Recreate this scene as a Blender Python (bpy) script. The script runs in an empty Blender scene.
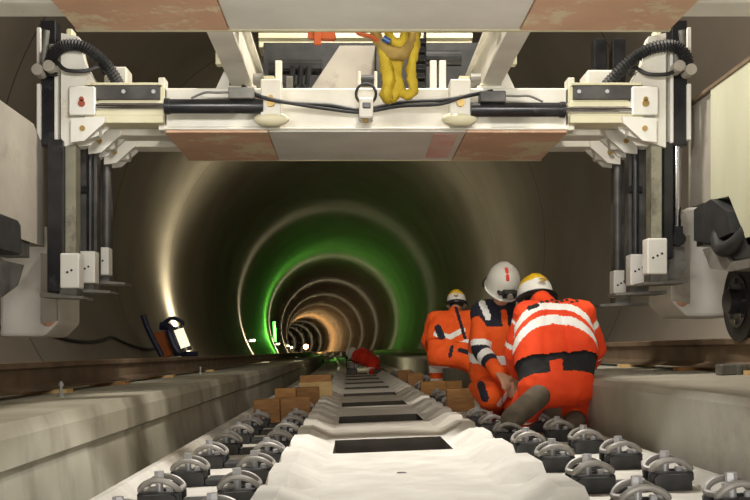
import bpy, bmesh, math, random
from mathutils import Vector, Matrix, noise

random.seed(7)
S = bpy.context.scene
COL = S.collection
EYE = 0.55                 # height of the camera above the world origin
F = 985.0                  # focal length in pixels (750 wide)
VX, VY = 352.0, 351.0      # where the straight track would vanish
CANT = 0.04              # track cant, right side raised
RC = 1800.0                # curve radius of the tunnel
TX, TZ = 0.18, EYE - 0.44  # track centre, slab deck level


def W(px, py, d):
    """real position of a point seen at px,py and d metres away"""
    return Vector(((px - VX) / F * d, d, EYE + (VY - py) / F * d))


def bend(y):
    return -max(y - 8, 0.0) ** 2 / (2 * RC) - (0 if y < 8 else 0)


def T(u, y, w):
    """track frame: lateral offset, distance, height over slab deck"""
    return Vector((TX + u - w * CANT + bend(y), y, TZ + w + u * CANT))


# ------------------------------------------------------------------ materials
def new_mat(name):
    m = bpy.data.materials.new(name)
    m.use_nodes = True
    nt = m.node_tree
    return m, nt, nt.nodes['Principled BSDF']


def srgb(r, g, b):
    f = lambda c: (c / 255 / 12.92) if c / 255 <= .04045 else ((c / 255 + .055) / 1.055) ** 2.4
    return (f(r), f(g), f(b), 1)


def mat(name, c1, c2=None, scale=8, rough=.6, metal=0, lo=.35, hi=.7, bump=0, detail=6, stretch=None, c3=None, s3=3.0, t3=(.55, .7), spec=.5):
    m, nt, b = new_mat(name)
    b.inputs['Roughness'].default_value = rough
    b.inputs['Metallic'].default_value = metal
    b.inputs['Specular IOR Level'].default_value = spec
    if c2 is None:
        b.inputs['Base Color'].default_value = c1
        return m
    tc = nt.nodes.new('ShaderNodeTexCoord')
    src = tc.outputs['Object']
    if stretch:
        mp = nt.nodes.new('ShaderNodeMapping')
        mp.inputs['Scale'].default_value = stretch
        nt.links.new(src, mp.inputs['Vector'])
        src = mp.outputs['Vector']
    n = nt.nodes.new('ShaderNodeTexNoise')
    n.inputs['Scale'].default_value = scale
    n.inputs['Detail'].default_value = detail
    nt.links.new(src, n.inputs['Vector'])
    r = nt.nodes.new('ShaderNodeValToRGB')
    r.color_ramp.elements[0].position = lo
    r.color_ramp.elements[0].color = c1
    r.color_ramp.elements[1].position = hi
    r.color_ramp.elements[1].color = c2
    nt.links.new(n.outputs['Fac'], r.inputs['Fac'])
    out = r.outputs['Color']
    if c3 is not None:
        n3 = nt.nodes.new('ShaderNodeTexNoise')
        n3.inputs['Scale'].default_value = s3
        n3.inputs['Detail'].default_value = 8
        n3.inputs['Roughness'].default_value = .7
        nt.links.new(src, n3.inputs['Vector'])
        r3 = nt.nodes.new('ShaderNodeValToRGB')
        r3.color_ramp.elements[0].position = t3[0]
        r3.color_ramp.elements[1].position = t3[1]
        nt.links.new(n3.outputs['Fac'], r3.inputs['Fac'])
        mx = nt.nodes.new('ShaderNodeMix')
        mx.data_type = 'RGBA'
        nt.links.new(r3.outputs['Color'], mx.inputs['Factor'])
        nt.links.new(out, mx.inputs['A'])
        mx.inputs['B'].default_value = c3
        out = mx.outputs['Result']
    nt.links.new(out, b.inputs['Base Color'])
    if bump:
        bp = nt.nodes.new('ShaderNodeBump')
        bp.inputs['Strength'].default_value = bump
        bp.inputs['Distance'].default_value = .02
        nt.links.new(n.outputs['Fac'], bp.inputs['Height'])
        nt.links.new(bp.outputs['Normal'], b.inputs['Normal'])
    return m


def emit(name, col, strength):
    m, nt, b = new_mat(name)
    b.inputs['Base Color'].default_value = col
    b.inputs['Emission Color'].default_value = col
    b.inputs['Emission Strength'].default_value = strength
    return m


M = {}
M['slab'] = mat('pale_slab_concrete', srgb(192, 188, 179), srgb(216, 213, 205), 5, .75, bump=.06, c3=srgb(172, 165, 152), s3=2.2, t3=(.5, .8))
M['bench'] = mat('bench_concrete', srgb(150, 146, 132), srgb(182, 178, 164), 2.2, .8, bump=.1, c3=srgb(112, 104, 90), s3=1.1, t3=(.5, .75))
M['slot_shade'] = mat('shaded_slot_walls', srgb(62, 57, 50), srgb(84, 78, 70), 6, .9)  # shade inside the slots, put into the wall colour
M['invert'] = mat('invert_concrete', srgb(70, 66, 60), srgb(96, 92, 84), 3, .85)
M['paint'] = mat('worn_white_paint', srgb(205, 201, 188), srgb(226, 223, 212), 4, .45, c3=srgb(150, 128, 92), s3=5, t3=(.6, .78))
M['paint_clean'] = mat('white_paint', srgb(212, 209, 200), srgb(228, 226, 218), 3, .4)
M['cream'] = mat('cream_paint', srgb(200, 194, 160), srgb(220, 214, 184), 3, .5, c3=srgb(140, 118, 80), s3=7, t3=(.62, .8))
M['tan'] = mat('tan_primer_board', srgb(198, 158, 130), srgb(212, 174, 146), 3.5, .65, c3=srgb(214, 198, 166), s3=3.2, t3=(.52, .58))
M['grey_paint'] = mat('dusty_grey_paint', srgb(142, 136, 126), srgb(168, 162, 150), 2.0, .6, c3=srgb(110, 98, 84), s3=3, t3=(.55, .8))
M['green_paint'] = mat('pale_green_paint', srgb(176, 176, 150), srgb(200, 200, 176), 2.0, .5, c3=srgb(130, 112, 84), s3=4, t3=(.6, .8), stretch=(1, 1, .3))
M['leg_paint'] = mat('dull_leg_paint', srgb(128, 126, 108), srgb(156, 152, 132), 5, .5, c3=srgb(84, 78, 66), s3=5, t3=(.5, .7))
M['black'] = mat('black_steel', srgb(22, 22, 24), srgb(40, 40, 42), 9, .3, c3=srgb(92, 92, 88), s3=6, t3=(.6, .8))
M['dark'] = mat('dusty_dark_steel', srgb(58, 56, 54), srgb(92, 90, 86), 7, .5, metal=.3)
M['mid_steel'] = mat('weathered_steel', srgb(96, 94, 88), srgb(132, 130, 122), 7, .5, metal=.2, c3=srgb(60, 58, 54), s3=5)
M['chrome'] = mat('chrome', srgb(210, 210, 214), rough=.12, metal=1)
M['rubber'] = mat('black_rubber', srgb(24, 24, 25), srgb(44, 44, 44), 12, .6)
M['cast'] = mat('black_cast_base', srgb(42, 42, 44), srgb(66, 66, 66), 20, .6)
M['clip'] = mat('dusty_spring_steel', srgb(138, 134, 128), srgb(176, 172, 166), 14, .5, metal=.15)
M['bolt'] = mat('galvanised_bolt', srgb(168, 168, 170), srgb(196, 196, 198), 20, .4, metal=.3)
M['rail'] = mat('rusty_rail', srgb(100, 84, 66), srgb(128, 108, 86), 5, .6, metal=.2)
M['rail_head'] = mat('worn_rail_head', srgb(150, 122, 92), srgb(176, 150, 120), 5, .4, metal=.5)
M['wood'] = mat('timber', srgb(168, 118, 62), srgb(196, 148, 88), 4, .7, stretch=(2, 9, 9), bump=.1)
M['wood_dark'] = mat('weathered_timber', srgb(132, 92, 50), srgb(164, 118, 66), 4, .7, stretch=(2, 9, 9), bump=.1)
M['wood_pale'] = mat('pale_timber', srgb(206, 172, 112), srgb(224, 194, 138), 4, .7, stretch=(2, 9, 9))
M['orange'] = mat('orange_workwear', srgb(238, 84, 14), srgb(250, 100, 26), 9, .8, bump=.3)
M['orange_red'] = mat('red_orange_workwear', srgb(232, 62, 12), srgb(246, 78, 20), 9, .8, bump=.3)
M['red'] = mat('red_workwear', srgb(214, 40, 16), srgb(232, 56, 26), 9, .8)
M['navy'] = mat('navy_workwear', srgb(24, 26, 40), srgb(36, 38, 54), 9, .85)
M['blackcloth'] = mat('black_workwear', srgb(20, 20, 22), srgb(34, 34, 36), 9, .85)
M['reflect'] = mat('reflective_tape', srgb(244, 244, 240), rough=.5)
M['skin'] = mat('skin', srgb(196, 146, 118), srgb(208, 160, 132), 12, .55)
M['hair'] = mat('dark_hair', srgb(40, 30, 24), srgb(58, 44, 34), 30, .7)
M['yellow'] = mat('yellow_helmet_plastic', srgb(226, 180, 24), srgb(238, 196, 40), 4, .35)
M['white_plastic'] = mat('white_helmet_plastic', srgb(232, 230, 222), rough=.4)
M['helmet_grey'] = mat('light_grey_helmet_plastic', srgb(200, 198, 186), srgb(214, 212, 202), 6, .4)
M['red_mark'] = mat('red_marking', srgb(222, 60, 50), rough=.5)
M['boot'] = mat('muddy_boot', srgb(80, 72, 60), srgb(106, 96, 82), 14, .8)
M['sling_y'] = mat('yellow_sling', srgb(172, 146, 30), srgb(204, 178, 50), 7, .8, c3=srgb(140, 112, 40), s3=9, t3=(.55, .75), bump=.2)
M['sling_t'] = mat('dirty_sling', srgb(150, 124, 66), srgb(184, 156, 80), 7, .8)
M['sling_o'] = mat('orange_sling', srgb(188, 84, 38), srgb(206, 106, 58), 9, .8)
M['blue'] = mat('blue_fitting', srgb(24, 70, 130), rough=.4)
M['navy_paint'] = mat('navy_frame_paint', srgb(28, 36, 66), srgb(42, 50, 80), 5, .5)
M['orange_box'] = mat('orange_casing', srgb(182, 92, 34), srgb(200, 110, 50), 5, .6)
M['lamp_white'] = emit('lamp_tube_glow', (1, .93, .66, 1), 1.1)
M['lamp_green'] = emit('green_tube_glow', (.12, 1, .1, 1), 4)
M['lamp_orange'] = emit('orange_lamp_glow', (1, .55, .2, 1), 22)
M['red_cap'] = mat('red_cap', srgb(150, 74, 54), rough=.5)
M['brass'] = mat('tarnished_brass', srgb(170, 142, 84), srgb(190, 164, 104), 10, .4, metal=.6)


# lining: ring joints every few metres, formwork streaks and damp patches
def lining_mat():
    m, nt, b = new_mat('tunnel_lining_concrete')
    b.inputs['Roughness'].default_value = .7
    tc = nt.nodes.new('ShaderNodeTexCoord')
    sep = nt.nodes.new('ShaderNodeSeparateXYZ')
    nt.links.new(tc.outputs['Object'], sep.inputs[0])
    n = nt.nodes.new('ShaderNodeTexNoise')
    n.inputs['Scale'].default_value = .5
    n.inputs['Detail'].default_value = 8
    nt.links.new(tc.outputs['Object'], n.inputs['Vector'])
    r = nt.nodes.new('ShaderNodeValToRGB')
    r.color_ramp.elements[0].position = .3
    r.color_ramp.elements[0].color = srgb(124, 115, 103)
    r.color_ramp.elements[1].position = .75
    r.color_ramp.elements[1].color = srgb(152, 143, 130)
    nt.links.new(n.outputs['Fac'], r.inputs['Fac'])
    md = nt.nodes.new('ShaderNodeMath'); md.operation = 'PINGPONG'
    md.inputs[1].default_value = 3.0
    nt.links.new(sep.outputs['Y'], md.inputs[0])
    lt = nt.nodes.new('ShaderNodeMath'); lt.operation = 'LESS_THAN'
    lt.inputs[1].default_value = .02
    nt.links.new(md.outputs[0], lt.inputs[0])
    mx = nt.nodes.new('ShaderNodeMix'); mx.data_type = 'RGBA'
    mx.inputs['B'].default_value = srgb(84, 76, 64)
    nt.links.new(lt.outputs[0], mx.inputs['Factor'])
    nt.links.new(r.outputs['Color'], mx.inputs['A'])
    nt.links.new(mx.outputs['Result'], b.inputs['Base Color'])
    return m


M['lining'] = lining_mat()


# bench face: dark run-off streaks below the edge
def streak_mat():
    m, nt, b = new_mat('streaked_bench_concrete')
    b.inputs['Roughness'].default_value = .8
    tc = nt.nodes.new('ShaderNodeTexCoord')
    n = nt.nodes.new('ShaderNodeTexNoise')
    n.inputs['Scale'].default_value = 2.4
    n.inputs['Detail'].default_value = 8
    nt.links.new(tc.outputs['Object'], n.inputs['Vector'])
    r = nt.nodes.new('ShaderNodeValToRGB')
    r.color_ramp.elements[0].position = .3
    r.color_ramp.elements[0].color = srgb(150, 146, 130)
    r.color_ramp.elements[1].position = .72
    r.color_ramp.elements[1].color = srgb(186, 182, 166)
    nt.links.new(n.outputs['Fac'], r.inputs['Fac'])
    mp = nt.nodes.new('ShaderNodeMapping')
    mp.inputs['Scale'].default_value = (1, 3.2, 1.2)
    nt.links.new(tc.outputs['Object'], mp.inputs['Vector'])
    n2 = nt.nodes.new('ShaderNodeTexNoise')
    n2.inputs['Scale'].default_value = 1.6
    n2.inputs['Detail'].default_value = 4
    nt.links.new(mp.outputs['Vector'], n2.inputs['Vector'])
    r2 = nt.nodes.new('ShaderNodeValToRGB')
    r2.color_ramp.elements[0].position = .52
    r2.color_ramp.elements[1].position = .66
    nt.links.new(n2.outputs['Fac'], r2.inputs['Fac'])
    # streaks only on upright faces
    geo = nt.nodes.new('ShaderNodeNewGeometry')
    sp = nt.nodes.new('ShaderNodeSeparateXYZ')
    nt.links.new(geo.outputs['Normal'], sp.inputs[0])
    ab = nt.nodes.new('ShaderNodeMath'); ab.operation = 'ABSOLUTE'
    nt.links.new(sp.outputs['X'], ab.inputs[0])
    mu = nt.nodes.new('ShaderNodeMath'); mu.operation = 'MULTIPLY'
    nt.links.new(ab.outputs[0], mu.inputs[0])
    nt.links.new(r2.outputs['Color'], mu.inputs[1])
    m2 = nt.nodes.new('ShaderNodeMath'); m2.operation = 'MULTIPLY'
    m2.inputs[1].default_value = .32
    nt.links.new(mu.outputs[0], m2.inputs[0])
    mx = nt.nodes.new('ShaderNodeMix'); mx.data_type = 'RGBA'
    mx.inputs['B'].default_value = srgb(92, 80, 62)
    nt.links.new(m2.outputs[0], mx.inputs['Factor'])
    nt.links.new(r.outputs['Color'], mx.inputs['A'])
    nt.links.new(mx.outputs['Result'], b.inputs['Base Color'])
    return m


M['streak'] = streak_mat()


# ------------------------------------------------------------------ mesh helpers
class MB:
    def __init__(self):
        self.bm = bmesh.new()

    def box(self, a, b, bev=0.0, seg=1):
        x0, y0, z0 = a
        x1, y1, z1 = b
        r = bmesh.ops.create_cube(self.bm, size=1.0)
        c = Vector(((x0 + x1) / 2, (y0 + y1) / 2, (z0 + z1) / 2))
        for v in r['verts']:
            v.co = Vector((v.co.x * abs(x1 - x0), v.co.y * abs(y1 - y0), v.co.z * abs(z1 - z0))) + c
        if bev:
            es = list({e for v in r['verts'] for e in v.link_edges})
            bmesh.ops.bevel(self.bm, geom=es, offset=bev, segments=seg, affect='EDGES', profile=.5)
        return self

    def prism(self, poly, axis, a, b):
        """extrude a 2D outline along axis x/y/z from a to b"""
        def p(q, t):
            if axis == 'x': return (t, q[0], q[1])
            if axis == 'y': return (q[0], t, q[1])
            return (q[0], q[1], t)
        v0 = [self.bm.verts.new(p(q, a)) for q in poly]
        v1 = [self.bm.verts.new(p(q, b)) for q in poly]
        n = len(poly)
        self.bm.faces.new(v0)
        self.bm.faces.new(v1[::-1])
        for i in range(n):
            self.bm.faces.new((v0[i], v1[i], v1[(i + 1) % n], v0[(i + 1) % n]))
        return self

    def cyl(self, p, q, r, r2=None, n=16):
        p, q = Vector(p), Vector(q)
        d = q - p
        rot = d.to_track_quat('Z', 'Y').to_matrix().to_4x4()
        bmesh.ops.create_cone(self.bm, cap_ends=True, segments=n, radius1=r, radius2=r if r2 is None else r2,
                              depth=d.length, matrix=Matrix.Translation((p + q) / 2) @ rot)
        return self

    def sphere(self, c, r, sx=1, sy=1, sz=1, n=2, rot=None):
        m = Matrix.Translation(Vector(c)) @ (rot.to_4x4() if rot else Matrix()) @ Matrix.Diagonal((sx * r, sy * r, sz * r, 1))
        bmesh.ops.create_icosphere(self.bm, subdivisions=n, radius=1.0, matrix=m)
        return self

    def capsule(self, p, q, r, r2=None):
        r2 = r if r2 is None else r2
        self.sphere(p, r)
        self.sphere(q, r2)
        if (Vector(q) - Vector(p)).length > 1e-4:
            self.cyl(p, q, r, r2, 20)
        return self

    def tube(self, pts, r, n=8, closed=False, flat=None, smooth=4, rib=0):
        """round or strap shaped tube through pts"""
        pts = [Vector(p) for p in pts]
        if smooth:
            out = []
            m = len(pts)
            rng = range(m if closed else m - 1)
            for i in rng:
                p0 = pts[(i - 1) % m] if closed or i > 0 else pts[i]
                p1 = pts[i]
                p2 = pts[(i + 1) % m]
                p3 = pts[(i + 2) % m] if closed or i + 2 < m else p2
                for k in range(smooth):
                    t = k / smooth
                    out.append(.5 * ((2 * p1) + (p2 - p0) * t + (2 * p0 - 5 * p1 + 4 * p2 - p3) * t * t + (3 * p1 - p0 - 3 * p2 + p3) * t ** 3))
            if not closed:
                out.append(pts[-1])
            pts = out
        rings = []
        m = len(pts)
        up = None
        for i, p in enumerate(pts):
            if closed:
                tg = pts[(i + 1) % m] - pts[i - 1]
            else:
                tg = pts[min(i + 1, m - 1)] - pts[max(i - 1, 0)]
            tg.normalize()
            if up is None:
                up = Vector((0, 1, 0)) if abs(tg.y) < .9 else Vector((1, 0, 0))
            s = tg.cross(up).normalized()
            up = s.cross(tg).normalized()
            rr = r * (1 + (rib if i % 2 else -rib))
            a, b = (rr, rr) if not flat else (rr * flat[0], rr * flat[1])
            rings.append([self.bm.verts.new(p + s * (a * math.cos(2 * math.pi * k / n)) + up * (b * math.sin(2 * math.pi * k / n))) for k in range(n)])
        for i in range(m if closed else m - 1):
            A, B = rings[i], rings[(i + 1) % m]
            for k in range(n):
                self.bm.faces.new((A[k], A[(k + 1) % n], B[(k + 1) % n], B[k]))
        if not closed:
            self.bm.faces.new(rings[0][::-1])
            self.bm.faces.new(rings[-1])
        return self

    def build(self, name, material, parent=None, smooth=False, off=None):
        bmesh.ops.recalc_face_normals(self.bm, faces=self.bm.faces)
        o_ = Vector((0, 0, 0)) if off is None else Vector(off)
        root = parent
        if off is None and root is not None:
            o_ = OFF.get(root.name, Vector((0, 0, 0)))
        for v in self.bm.verts:
            v.co -= o_
        me = bpy.data.meshes.new(name)
        self.bm.to_mesh(me)
        self.bm.free()
        for m in (material if isinstance(material, list) else [material]):
            me.materials.append(m)
        if smooth:
            for p in me.polygons:
                p.use_smooth = True
            try:
                me.set_sharp_from_angle(angle=math.radians(40))
            except Exception:
                pass
        o = bpy.data.objects.new(name, me)
        COL.objects.link(o)
        if parent is not None:
            o.parent = parent
            OFF[o.name] = o_
        else:
            o.location = o_
            OFF[o.name] = o_
        return o


OFF = {}


def tag(o, label, cat, group=None):
    o['label'] = label
    o['category'] = cat
    if group:
        o['group'] = group
    return o


def thing(name, label, cat, loc=(0, 0, 0), group=None, rot=None):
    o = bpy.data.objects.new(name, None)
    o.empty_display_size = .1
    COL.objects.link(o)
    o.location = loc
    if rot:
        o.rotation_euler = rot
    OFF[o.name] = Vector(loc) if rot is None else Vector((0, 0, 0))
    tag(o, label, cat, group)
    return o


def structure(o, label):
    o['kind'] = 'structure'
    o['label'] = label
    return o


def dup(root, loc, label, rot=None):
    r = root.copy()
    COL.objects.link(r)
    r.location = loc
    if rot:
        r.rotation_euler = rot
    r['label'] = label
    for ch in list(root.children):
        c = ch.copy()
        COL.objects.link(c)
        c.parent = r
        for g in list(ch.children):
            d = g.copy()
            COL.objects.link(d)
            d.parent = c
    return r


ORD = ['nearest', 'second', 'third', 'fourth', 'fifth', 'sixth', 'seventh', 'eighth', 'ninth', 'tenth', 'eleventh', 'twelfth',
       'thirteenth', 'fourteenth', 'fifteenth', 'sixteenth', 'seventeenth', 'eighteenth', 'nineteenth', 'twentieth',
       'twenty-first', 'twenty-second', 'twenty-third', 'twenty-fourth', 'twenty-fifth', 'twenty-sixth', 'twenty-seventh', 'twenty-eighth', 'twenty-ninth', 'thirtieth']


def sweep(profile, ys, frame, closed=False):
    """profile: list of (u,w); swept along ys through frame(u,y,w)"""
    mb = MB()
    rows = [[mb.bm.verts.new(frame(u, y, w)) for u, w in profile] for y in ys]
    n = len(profile)
    for i in range(len(ys) - 1):
        for k in range(n if closed else n - 1):
            k2 = (k + 1) % n
            mb.bm.faces.new((rows[i][k], rows[i + 1][k], rows[i + 1][k2], rows[i][k2]))
    if closed:
        mb.bm.faces.new(rows[0][::-1])
        mb.bm.faces.new(rows[-1])
    return mb


YS = [-4 + k for k in range(0, 36)] + [32 + 2 * k for k in range(0, 175)]

# ------------------------------------------------------------------ the setting
AXX, AXZ, RT = -0.40, EYE + 1.95, 3.95
prof = []
for k in range(0, 97):
    a = math.radians(-52 + (284) * k / 96)
    prof.append((AXX + RT * math.cos(a), AXZ + RT * math.sin(a)))
mb = sweep(prof, YS, lambda u, y, w: Vector((u + bend(y), y, w)))
o = mb.build('ceiling', M['lining'], smooth=True)
structure(o, 'round brown concrete tunnel lining curving away to the left')
o = sweep([(-1.5, -.20), (1.4, -.20), (1.4, -.4), (-1.5, -.4)], YS, T, closed=True).build('floor', M['invert'])
structure(o, 'dark concrete invert under the track slab')
BL_, BR_ = .26, .235
lp = [(-1.27, BL_ - .05), (-1.29, BL_), (-4.35, BL_), (-4.35, -.4), (-1.22, -.4), (-1.285, BL_ - .16), (-1.265, BL_ - .145)]
o = sweep(lp, YS, T, closed=True).build('wall_left', M['streak'])
structure(o, 'left concrete side bench with dark run-off streaks')
rp = [(1.16, BR_ - .03), (1.18, BR_), (3.3, BR_), (3.3, -.4), (1.16, -.4)]
o = sweep(rp, YS, T, closed=True).build('wall_right', M['bench'])
structure(o, 'right concrete side bench')

# ------------------------------------------------------------------ track slab panels
PITCH, Y0 = .6, 3.02
SEATS = [Y0 + PITCH * k for k in range(0, 29)]


def slab_mesh(solid, y_lo=-.9, y_hi=.9, hole=False):
    """one slab panel, origin at deck centre; three rail seats at -.6,0,.6"""
    mb = MB()
    bm = mb.bm
    ysl = [y_lo]
    for c in (-.6, 0, .6):
        for dy in (-.26, -.14, .14, .26):
            ysl.append(c + dy)
    ysl.append(y_hi)
    ysl += [] if solid else [-.305, .345]
    ysl = sorted(set(round(y, 4) for y in ysl))

    def ridge(y):
        c = min((-.6, 0, .6), key=lambda k: abs(y - k))
        d = abs(y - c)
        return max(0, min(1, (.26 - d) / .12))
    us = []
    def urow(y):
        r = ridge(y)
        h = -.072
        right = [(0, 0), (.265, 0), (.285, 0), (.39, .054 * r), (.455, .054 * r), (.495, h), (1.02, h), (1.06, -.03), (1.10, -.035), (1.10, -.20)]
        left = [(-u, w) for u, w in right[:0:-1]]
        return left + right
    rows = []
    for y in ysl:
        rows.append([bm.verts.new((u, y, w)) for u, w in urow(y)])
    n = len(rows[0])
    c0 = n // 2          # index of centre vert
    for i in range(len(ysl) - 1):
        ym = (ysl[i] + ysl[i + 1]) / 2
        for k in range(n - 1):
            if not solid and k in (c0 - 1, c0) and -.305 < ym < .345:
                continue
            bm.faces.new((rows[i][k], rows[i][k + 1], rows[i + 1][k + 1], rows[i + 1][k]))
    # ends and slot walls
    for row in (rows[0], rows[-1]):
        bm.faces.new(row)
    if not solid:
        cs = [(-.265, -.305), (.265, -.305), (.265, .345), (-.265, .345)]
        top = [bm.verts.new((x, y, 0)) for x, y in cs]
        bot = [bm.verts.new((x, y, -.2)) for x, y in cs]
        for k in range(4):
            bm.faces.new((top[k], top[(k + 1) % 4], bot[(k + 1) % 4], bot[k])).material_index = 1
        # little posts in the slot corners
        for sx in (-1, 1):
            mb.box((sx * .265 - sx * .035, -.300, -.2), (sx * .265 - sx * .001, -.26, -.004))
    bmesh.ops.remove_doubles(bm, verts=bm.verts, dist=1e-5)
    return mb


proto_slab = None
k = 0
yc = Y0 - 1.8 + .6 + .6        # panel centred on a seat
yc = 2.8 + .02
panel_y = [Y0 + 1.6 - 1.8 + 1.8 * j for j in range(0, 10)]
for j, y in enumerate(panel_y):
    lab = ('broad unslotted pale concrete track slab at the bottom of the photo' if j == 0 else
           'pale concrete track slab with a square slot, %s such slab from the bottom' % (['nearest'] + ORD[1:])[j - 1])
    if j < 2:
        o = slab_mesh(j == 0).build('track_slab', [M['slab'], M['slot_shade']])
        if j == 1:
            proto_slab = o
    else:
        o = proto_slab.copy()
        COL.objects.link(o)
    o.location = T(0, y, 0)
    o.rotation_euler = (0, -CANT, 2 * 0 + math.atan(max(y - 8, 0) / RC))
    tag(o, lab, 'track slab', 'precast track slabs')
# recompute seats so that they fall on the panels
SEATS = [y + dy for y in panel_y for dy in (-.6, 0, .6)]
SEATS = [y for y in SEATS if y > 2.75][:27]

# the slab carrying on in the distance
o = sweep([(-1.1, -.2), (-1.1, -.065), (-.5, -.065), (-.46, .05), (-.40, .05), (-.28, 0), (.28, 0), (.40, .05), (.46, .05), (.5, -.065), (1.1, -.065), (1.1, -.2)],
          [panel_y[-1] + .9 + 2.5 * k for k in range(0, 80)], T, closed=True).build('track_slab', M['slab'])
tag(o, 'unbroken far run of track slab beyond the crouching red worker', 'track slab')
o = MB().cyl((0, 0, -.02), (0, 0, .0015), .018).build('lifting_socket', M['dark'])
o.location = T(.0, 3.56, .0)
tag(o, 'small round dark lifting socket in the nearest white slab', 'socket')

# ------------------------------------------------------------------ rail fastenings (no rail laid yet)
ROWS = [('left outer', -.84, -1), ('left inner', -.57, 1), ('right inner', .645, -1), ('right outer', .915, 1)]


def make_fastening(label):
    t = thing('rail_fastening', label, 'rail fastening', (0, 0, 0), 'rail fastenings', rot=(0, -CANT, 0))
    mb = MB()
    mb.prism([(-.062, 0), (.062, 0), (.062, .045), (.05, .056), (-.05, .056), (-.062, .045)], 'y', -.075, .075)
    mb.box((-.075, -.055, .03), (.075, -.03, .062), .004)
    mb.box((-.075, .03, .03), (.075, .055, .062), .004)
    mb.build('base_block', M['cast'], t)
    path = [(-.018, 0, .068), (-.05, -.014, .066), (-.066, -.042, .07), (-.05, -.056, .090), (-.022, -.06, .103), (.012, -.06, .104), (.045, -.056, .091),
            (.066, -.046, .072), (.064, -.02, .064), (.062, 0, .063), (.064, .02, .064),
            (.066, .046, .072), (.045, .056, .091), (.012, .06, .104), (-.022, .06, .103), (-.05, .056, .090), (-.066, .042, .07), (-.05, .014, .066), (-.018, 0, .068)]
    MB().tube(path, .0105, 8, smooth=3).build('spring_clip', M['clip'], t, smooth=True)
    b = MB()
    b.cyl((-.008, 0, .05), (-.008, 0, .105), .013)
    b.cyl((-.008, 0, .088), (-.008, 0, .098), .027)
    b.cyl((-.008, 0, .096), (-.008, 0, .130), .017, n=6)
    b.build('bolt', M['bolt'], t)
    MB().box((.02, -.03, .055), (.042, -.012, .078), .003).build('nut', M['bolt'], t)
    MB().box((-.05, .01, .055), (-.03, .03, .075), .003).build('nut', M['bolt'], t)
    return t


proto = None
for row, u, sg in ROWS:
    cnt = 0
    for y in SEATS:
        if row == 'right outer' and 7.4 < y < 13:
            continue
        if row == 'right inner' and 6.6 < y < 7.9:
            continue
        if row.startswith('left') and y > 18:
            continue
        lab = 'rail fastening with looped spring clip, %s row, %s from the bottom edge' % (row, ORD[cnt])
        rz = (0 if sg > 0 else math.pi)
        loc = T(u, y, -.073)
        if proto is None:
            proto = make_fastening(lab)
            o = proto
            o.location = loc
        else:
            o = dup(proto, loc, lab)
        jit = random.uniform(-.06, .06)
        o.rotation_euler = (0, -CANT, rz * 0 + jit)
        cnt += 1

pad = None
for side, u in (('left', -.705), ('right', .78)):
    cnt = 0
    for y in SEATS[:16]:
        if side == 'right' and y > 6.6:
            continue
        if pad is None:
            mb = MB()
            mb.box((-.068, -.075, 0), (.068, .075, .026), .004)
            pad = mb.build('rail_pad', M['cast'])
            o = pad
        else:
            o = pad.copy()
            COL.objects.link(o)
        o.location = T(u, y, -.072)
        o.rotation_euler = (0, -CANT, 0)
        tag(o, 'flat dark rail pad on the %s rail seats, %s from the bottom edge' % (side, ORD[cnt]), 'rail pad', 'rail pads')
        cnt += 1

# ------------------------------------------------------------------ gantry rails on the benches
RP = [(-.075, 0), (.075, 0), (.075, .011), (.03, .022), (.009, .035), (.009, .125), (.036, .138), (.036, .168), (.028, .172), (-.028, .172), (-.036, .168), (-.036, .138), (-.009, .125), (-.009, .035), (-.03, .022), (-.075, .011)]
for side, u0, bw in (('left', -2.06, BL_), ('right', 2.06, BR_)):
    mb = sweep([(u0 + u, bw + .025 + w) for u, w in RP], YS[4:70], T, closed=True)
    o = mb.build('rail', [M['rail'], M['rail_head']])
    for p in o.data.polygons:
        if p.normal.z > .8 and (p.center.z - T(u0, p.center.y, bw + .025).z) > .15:
            p.material_index = 1
    tag(o, 'rusty steel rail standing on the %s concrete bench' % side, 'rail')
sh = [(-2.06, 6.05, 'left', 'nearest'), (-2.06, 7.6, 'left', 'second'), (-2.06, 9.6, 'left', 'third'), (-2.06, 12.4, 'left', 'fourth'),
      (2.06, 5.2, 'right', 'nearest'), (2.06, 6.35, 'right', 'second'), (2.06, 7.7, 'right', 'third')]
for u, y, s, n in sh:
    mb = MB()
    mb.prism([(-.14, 0), (.12, 0), (.12, .010), (-.14, .0245)] if s == 'right' else [(-.12, 0), (.16, 0), (.16, .0245), (-.12, .014)], 'y', -.06, .06)
    o = mb.build('wooden_wedge', M['wood_pale'] if n != 'second' else M['wood'])
    o.location = T(u, y, BL_ if u < 0 else BR_)
    o.rotation_euler = (0, -CANT, 0)
    tag(o, 'thin wooden wedge packed under the %s bench rail, %s from the camera' % (s, n), 'wedge', 'wedges under the rails')
for u, y, lab in ((-1.75, 5.35, 'short steel stud upright on the left bench beside the rail, nearer one'), (-1.8, 10.6, 'short steel stud with nut on the left bench, farther one')):
    mb = MB()
    mb.cyl((0, 0, -.01), (0, 0, .085), .008)
    mb.cyl((0, 0, .0), (0, 0, .02), .02, n=6)
    mb.cyl((0, 0, .06), (0, 0, .075), .015, n=6)
    o = mb.build('stud', M['bolt'])
    o.location = T(u, y, BL_)
    tag(o, lab, 'stud')
mb = MB()
mb.box((-.10, -.05, 0), (.05, .05, .06), .006)
mb.box((-.02, -.07, 0), (.0, .07, .055), .003)
o = mb.build('rail_clamp', M['mid_steel'])
o.location = T(1.92, 5.35, BR_)
o.rotation_euler = (0, -CANT, 0)
tag(o, 'small square steel clamp against the foot of the right rail', 'clamp')

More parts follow.
